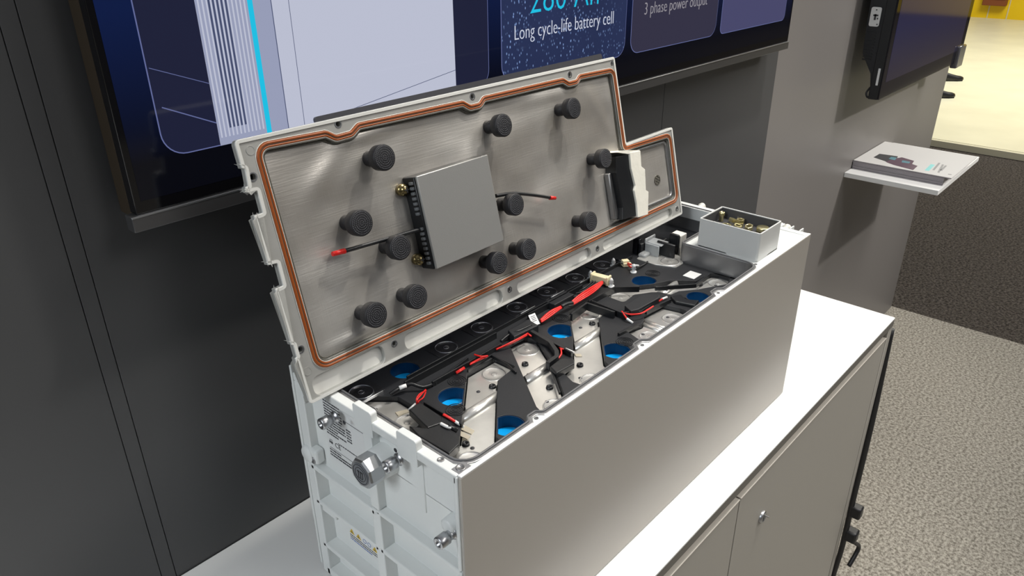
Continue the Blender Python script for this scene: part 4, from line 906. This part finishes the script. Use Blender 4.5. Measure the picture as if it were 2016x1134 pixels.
put('hex_nut', nut_bm(0.0060, 0.0045, 0.0034), M['brass'], (0.9575, 0.4340, HZ + 0.0052), 0.0, 0.0, 'yellow hex nut lying on top of another in the small box', 'nut', G)
put('hex_nut', nut_bm(0.0060, 0.0050, 0.0034), M['brass'], (0.9430, 0.4310, HZ), 0.2, 0.0, 'yellow hex nut in the small box against the left wall', 'nut', G)
put('hex_nut', nut_bm(0.0060, 0.0055, 0.0034), M['brass'], (0.9500, 0.4165, HZ), 0.0, -0.3, 'tilted yellow hex nut in the small box beside the round cap', 'nut', G)
bm = new_bm(); lathe(bm, (0, 0, 0), (0, 0, 1), [(0, 0), (0, 0.0085), (0.0065, 0.0085), (0.0072, 0.0078), (0.0072, 0)], 32)
put('round_cap', bm, M['brass'], (0.9560, 0.3990, HZ), 0, 0, 'round yellowish metal cap in the small box at its front end', 'cap')
bm = new_bm(); lathe(bm, (0, 0, 0), (0, 0, 1), [(0, 0), (0, 0.0034), (0.0085, 0.0034), (0.0090, 0.0042), (0.013, 0.0042), (0.0140, 0.0034), (0.0140, 0.0018), (0.0125, 0.0016), (0.0125, 0)], 18)
put('short_bolt', bm, M['brass'], (0.9560, 0.4625, HZ), 0, 0, 'short yellow bolt standing upright in the back corner of the small box', 'bolt')

# ------------------------------------------------------------------ leaning lid (local axes: x along, -y towards the visitor, z up the lid)
LT = math.atan2(0.233, 0.972); LX = 0.6525
lid = thing('battery_lid', 'metal lid of the battery module leaning upright on its back edge, inner side showing', 'lid', (LX, 0.548, 0.2815), rot=(-LT, 0, 0))
def fl(a, b, c): return (a - LX, -c, b)        # (u, v, height above the frame face) -> local
def lobj(name, bm, m, parent=lid): return obj(name, bm, m, parent, local=True)
outer = [(0.3105, 0.001), (0.9960, 0.001), (0.9960, 0.1365), (0.8745, 0.1365), (0.8745, 0.2552), (0.3105, 0.2552), (0.3105, 0.2310), (0.3130, 0.2300), (0.3115, 0.2150), (0.3085, 0.2145), (0.3085, 0.2095),
         (0.3185, 0.2090), (0.3180, 0.1890), (0.3090, 0.1885), (0.3090, 0.1425), (0.3180, 0.1415), (0.3175, 0.1200), (0.3090, 0.1195), (0.3090, 0.0640), (0.3110, 0.0630), (0.3110, 0.0510), (0.3090, 0.0500)]
outer = fillet(outer, [0.004, 0.004, 0.003, 0.003, 0.003, 0.004] + [0.0008] * 16, 3)
gk = [(0.3285, 0.0300), (0.9870, 0.0255), (0.9870, 0.1275), (0.8690, 0.1310), (0.8690, 0.2390), (0.7940, 0.2405), (0.7860, 0.2350), (0.7700, 0.2350), (0.7600, 0.2410), (0.6160, 0.2415), (0.6080, 0.2355), (0.5930, 0.2355), (0.5830, 0.2420),
      (0.4400, 0.2440), (0.4300, 0.2380), (0.4120, 0.2375), (0.4020, 0.2440), (0.3285, 0.2465)]
gr = [0.014, 0.012, 0.010, 0.006, 0.010] + [0.008] * 12 + [0.012]
GK = fillet(gk, gr, 6)
inner = offset_poly(GK, -0.0050)
# long pockets of the bottom flange
def slot(x0, x1, z0=0.0045, z1=None):
    z1 = z1 or 0.0215; return fillet([(x0, z0), (x1, z0), (x1, z1), (x0, z1)], 0.0080, 8)
slots = [slot(0.3190, 0.4060, z1=0.0245), slot(0.4340, 0.5860, z1=0.0225), slot(0.6130, 0.7620, z1=0.0200), slot(0.7900, 0.9690, z1=0.0185)]
lholes = [(0.4181, 0.2495, 0.0028), (0.5996, 0.2462, 0.0028), (0.7753, 0.2455, 0.0028), (0.8680, 0.2475, 0.0018), (0.9474, 0.1330, 0.0020), (0.3185, 0.2215, 0.0030), (0.3170, 0.0560, 0.0028), (0.4205, 0.0190, 0.0026), (0.5994, 0.0160, 0.0026), (0.7767, 0.0130, 0.0026), (0.9830, 0.0130, 0.0026)]
bm = new_bm()
plate(bm, outer, [inner] + slots + [circle(x, z, r, 20) for x, z, r in lholes], -0.0065, 0, fl, bev=0.0007)
fr = lobj('lid_frame', bm, M['lidmetal'])
bm = new_bm()
plate(bm, outer, [offset_poly(outer, -0.0028)], -0.0065, 0.0012, fl, bev=0.0005)
for s in slots: plate(bm, s, [], -0.0062, -0.0052, fl)
lobj('lid_edge', bm, mat('lid_pale_edge', (0.68, 0.68, 0.65, 1), 0.4))
for x, z, r in lholes:
    bm = new_bm(); plate(bm, circle(x, z, r + 0.0012, 22), [circle(x, z, r, 22)], 0, 0.0005, fl); lobj('hole_collar', bm, M['steel'])
for x, z in ((0.3232, 0.2440), (0.3178, 0.0330)):
    bm = new_bm(); plate(bm, circle(x, z, 0.0042, 24), [circle(x, z, 0.0036, 24)], -0.001, 0.0004, fl); plate(bm, circle(x, z, 0.0036, 24), [], -0.001, 0.0002, fl); lobj('ejector_mark', bm, M['lidmetal'])
bm = new_bm(); plate(bm, offset_poly(outer, -0.0015), [], -0.0085, -0.0068, fl); lobj('backing_sheet', bm, M['backing'])
def L3(poly, h): return [fl(p[0], p[1], h) for p in poly]
bm = new_bm(); tube(bm, L3(offset_poly(GK, 0.0008), 0.0006), 0.0015, 8, closed=True, curve=False); tube(bm, L3(offset_poly(GK, -0.0022), 0.0004), 0.0012, 8, closed=True, curve=False)
g = lobj('gasket', bm, M['orange'])
bm = new_bm(); tube(bm, L3(offset_poly(GK, -0.0007), 0.0008), 0.0006, 6, closed=True, curve=False); tube(bm, L3(offset_poly(GK, -0.0046), -0.0002), 0.0009, 6, closed=True, curve=False); tube(bm, L3(offset_poly(GK, -0.0066), -0.0030), 0.0008, 6, closed=True, curve=False)
lobj('seal_groove', bm, M['seal'])
bm = new_bm(); tube(bm, L3(offset_poly(GK, -0.0036), 0.0004), 0.0005, 6, closed=True, curve=False); tube(bm, L3(offset_poly(GK, 0.0027), 0.0003), 0.0004, 6, closed=True, curve=False); lobj('lip_line', bm, M['whiteplastic'])
# inner sheet with soft dents
bm = new_bm(); NX, NZ = 150, 60; x0, x1, z0, z1 = 0.3300, 0.9855, 0.0265, 0.2440
def dent(x, z):
    h = 0
    for cx, cz, a, sx, sz, th in ((0.452, 0.2330, 0.0024, 0.045, 0.006, 0.04), (0.400, 0.215, 0.0022, 0.010, 0.035, -0.9), (0.385, 0.0440, 0.0024, 0.040, 0.006, 0.03), (0.735, 0.2270, 0.0022, 0.060, 0.008, 0.0), (0.838, 0.175, 0.0018, 0.010, 0.045, 0.5),
                              (0.858, 0.190, 0.0020, 0.005, 0.030, 0.0), (0.420, 0.090, -0.0012, 0.018, 0.050, -0.5), (0.80, 0.070, 0.0014, 0.015, 0.050, 0.15), (0.62, 0.180, 0.0010, 0.06, 0.02, 0.3), (0.345, 0.130, 0.0012, 0.008, 0.08, 0.0)):
        dx, dz = x - cx, z - cz; c, s = math.cos(th), math.sin(th); u = (dx * c + dz * s) / sx; v = (-dx * s + dz * c) / sz
        h += a * math.exp(-(u * u + v * v))
    return h
V = [[bm.verts.new(fl(x0 + (x1 - x0) * i / NX, z0 + (z1 - z0) * j / NZ, -0.0050 + dent(x0 + (x1 - x0) * i / NX, z0 + (z1 - z0) * j / NZ))) for j in range(NZ + 1)] for i in range(NX + 1)]
for i in range(NX):
    xc = x0 + (x1 - x0) * (i + 0.5) / NX
    for j in range(NZ):
        zc = z0 + (z1 - z0) * (j + 0.5) / NZ
        if xc > 0.8700 and zc > 0.1300: continue
        bm.faces.new((V[i][j], V[i + 1][j], V[i + 1][j + 1], V[i][j + 1])).smooth = True
for v in [v for v in bm.verts if not v.link_faces]: bm.verts.remove(v)
lobj('inner_sheet', bm, M['brushed'])
# lighter films and darker joints on the sheet
bm = new_bm(); plate(bm, fillet([(0.3420, 0.1340), (0.3900, 0.1340), (0.3950, 0.155), (0.3880, 0.205), (0.3780, 0.226), (0.3420, 0.2260)], 0.012), [], -0.0049, -0.0044, fl); 
bm.free()
# vent window at the right
bm = new_bm(); P = fillet([(0.8980, 0.0370), (0.9790, 0.0350), (0.9790, 0.1180), (0.8980, 0.1210)], 0.008, 5)
tube(bm, L3(P, -0.0035), 0.0022, 8, closed=True, curve=False); lobj('window_frame', bm, M['alu'])
bm = new_bm(); c = (0.9470, 0.0670)
plate(bm, circle(c[0], c[1], 0.0075, 28), [circle(c[0] + dx, c[1] + dz, 0.0018, 10) for dx, dz in ((0, 0.0045), (0.0039, 0.0022), (0.0039, -0.0022), (0, -0.0045), (-0.0039, -0.0022), (-0.0039, 0.0022), (0, 0))], -0.0050, -0.0040, fl)
lobj('vent_disc', bm, M['seal'])
# rubber pads
PADS = [(0.4469, 0.2096), (0.6193, 0.2087), (0.7475, 0.2058), (0.7960, 0.1316), (0.6155, 0.1173), (0.7458, 0.0599), (0.4029, 0.1556), (0.4413, 0.1190), (0.6229, 0.0604), (0.5713, 0.0601), (0.4478, 0.0634), (0.3938, 0.0638)]
def pad_bm():
    bm = new_bm()
    lathe(bm, (0, 0, 0), (0, -1, 0), [(-0.006, 0), (-0.006, 0.0078), (0.004, 0.0076), (0.0060, 0.0066), (0.0080, 0.0070), (0.0095, 0.0086), (0.0105, 0.0110), (0.0115, 0.0126), (0.0205, 0.0131), (0.0218, 0.0127), (0.0220, 0.0120), (0.0220, 0)], 40)
    for k, r in enumerate((0.0, 0.0022, 0.0044, 0.0066, 0.0088, 0.0108)):
        m = max(1, int(2 * math.pi * r / 0.0017))
        for i in range(m):
            a = 2 * math.pi * i / m + k; c = Vector((r * math.cos(a), -0.0220, r * math.sin(a))); q = 0.00065
            T = [bm.verts.new(c + Vector((q * math.cos(b), 0, q * math.sin(b)))) for b in (0, 1.57, 3.14, 4.71)]; t = bm.verts.new(c + Vector((0, -0.0011, 0)))
            for j in range(4): bm.faces.new((T[j], T[(j + 1) % 4], t)).material_index = 1
    finish(bm); return bm
bm = pad_bm(); p0 = lobj('rubber_pad', bm, [M['foam'], mat('pad_dimple', (0.11, 0.11, 0.12, 1), 0.5)])
for i, (x, z) in enumerate(PADS):
    o = p0 if i == 0 else p0.copy()
    if i: COL.objects.link(o); o.parent = lid
    o.location = (x - LX, 0, z); o.rotation_euler = (0, random.uniform(0, 6), 0)
# control box: finned body with a flat cover
bx0, bx1, bz0, bz1 = 0.4835, 0.5885, 0.0815, 0.1815
bm = new_bm(); box(bm, bx0 - 0.0015 - LX, bx1 - LX, -0.0145, 0.005, bz0, bz1, 0.001, 1); cb = lobj('control_box', bm, M['black'])
bm = new_bm(); box(bm, bx0 - LX, bx1 - LX, -0.0180, -0.0145, bz0 + 0.0003, bz1 + 0.0005, 0.0007, 2)
obj('cover_plate', bm, mat('satin_cover_plate', (0.42, 0.42, 0.41, 1), 0.38, 0.55, bump=(900, 0.3, 0.0003)), cb, local=True)
bm = new_bm()
for i in range(17):
    if i in (9, 8): continue
    z = bz0 + 0.006 + i * 0.0054; box(bm, bx0 - 0.0042 - LX, bx0 - 0.001 - LX, -0.0125, -0.0075, z, z + 0.0030, 0.0003, 1)
obj('connector_pins', bm, mat('pin_grey', (0.13, 0.14, 0.15, 1), 0.35), cb, local=True)
for (x, z) in ((0.4765, 0.1700), (0.4765, 0.0940)):
    bm = new_bm(); lathe(bm, fl(x, z, 0), (0, -1, 0), [(-0.006, 0), (-0.006, 0.0064), (0.002, 0.0062), (0.002, 0.0052), (0.0045, 0.0046), (0.006, 0.0030), (0.0065, 0)], 24)
    box(bm, x - LX - 0.0028, x - LX + 0.0028, -0.0070, -0.0060, z - 0.0005, z + 0.0005, mi=1); box(bm, x - LX - 0.0005, x - LX + 0.0005, -0.0070, -0.0060, z - 0.0028, z + 0.0028, mi=1)
    lobj('screw', bm, [mat('dark_brass', (0.24, 0.19, 0.09, 1), 0.25, 0.9), M['ink']])
def lwire(pts, tip_i):
    bm = new_bm(); tube(bm, [fl(*p) for p in pts], 0.0022, 10); w = lobj('black_wire', bm, M['black'])
    return w
a = (0.3714, 0.1336); b = (0.3835, 0.1324); c_ = (0.4354, 0.1294); d_ = (0.4854, 0.1261)
w = lwire([(b[0], b[1], 0.008), (c_[0], c_[1], 0.009), (d_[0], d_[1], 0.008)], 0)
bm = new_bm(); cyl(bm, fl(a[0], a[1], 0.008), fl(b[0] + 0.002, b[1], 0.008), 0.0023, 0.0028, 14); obj('red_tip', bm, M['red'], w, local=True)
a = (0.5985, 0.1321); b = (0.6262, 0.1280); c_ = (0.6591, 0.1177); d_ = (0.6882, 0.1069); e_ = (0.6974, 0.1039)
w = lwire([(a[0], a[1], 0.008), (b[0], b[1], 0.009), (c_[0], c_[1], 0.010), (d_[0], d_[1], 0.010)], 0)
bm = new_bm(); cyl(bm, fl(d_[0] - 0.001, d_[1], 0.010), fl(e_[0], e_[1], 0.010), 0.0026, 0.0022, 14); obj('red_tip', bm, M['red'], w, local=True)
# bracket: black block in a white foam wrap, grey plate beside it
bm = new_bm()
A = [(0.8300, 0.1270), (0.8620, 0.1230), (0.8625, 0.1000), (0.8595, 0.0360), (0.8250, 0.0400), (0.8290, 0.0560), (0.8250, 0.1060)]
plate(bm, A, [], -0.0050, 0.0130, fl, bev=0.0008); lobj('black_block', bm, M['black'])
bm = new_bm()
W_ = [(0.8590, 0.1264), (0.8847, 0.1238), (0.8821, 0.1019), (0.8898, 0.0958), (0.8855, 0.0666), (0.8913, 0.0629), (0.8826, 0.0314), (0.8571, 0.0340), (0.8590, 0.0528), (0.8575, 0.0730), (0.8615, 0.0792), (0.8573, 0.1040)]
plate(bm, fillet(W_, 0.0012, 2), [], -0.0050, 0.0160, fl, bev=0.0008)
W2 = [(0.8302, 0.1327), (0.8410, 0.1331), (0.8849, 0.1244), (0.8597, 0.1242)]
plate(bm, W2, [], -0.0050, 0.0150, fl)
lobj('white_foam', bm, mat('white_foam', (0.78, 0.76, 0.68, 1), 0.6, bump=(60, 0.3, 0.003)))
bm = new_bm(); box(bm, 0.8200 - LX, 0.8290 - LX, -0.0045, 0.004, 0.0410, 0.1060, 0.001, 1); lobj('grey_spacer', bm, M['alu'])
# smoked plate standing behind the lid and its foot
bm = new_bm(); plate(bm, fillet([(0.4000, 0.0300), (0.8600, 0.0300), (0.8600, 0.2625), (0.4000, 0.2600)], 0.003), [], -0.0120, -0.0088, fl); lobj('back_plate', bm, M['smoke'])
bm = new_bm(); plate(bm, [(0.3105, 0.0008), (0.9960, 0.0008), (0.9960, 0.0080), (0.3105, 0.0080)], [], -0.0085, -0.0064, fl, bev=0.0003); lobj('foot_flange', bm, M['lidmetal'])
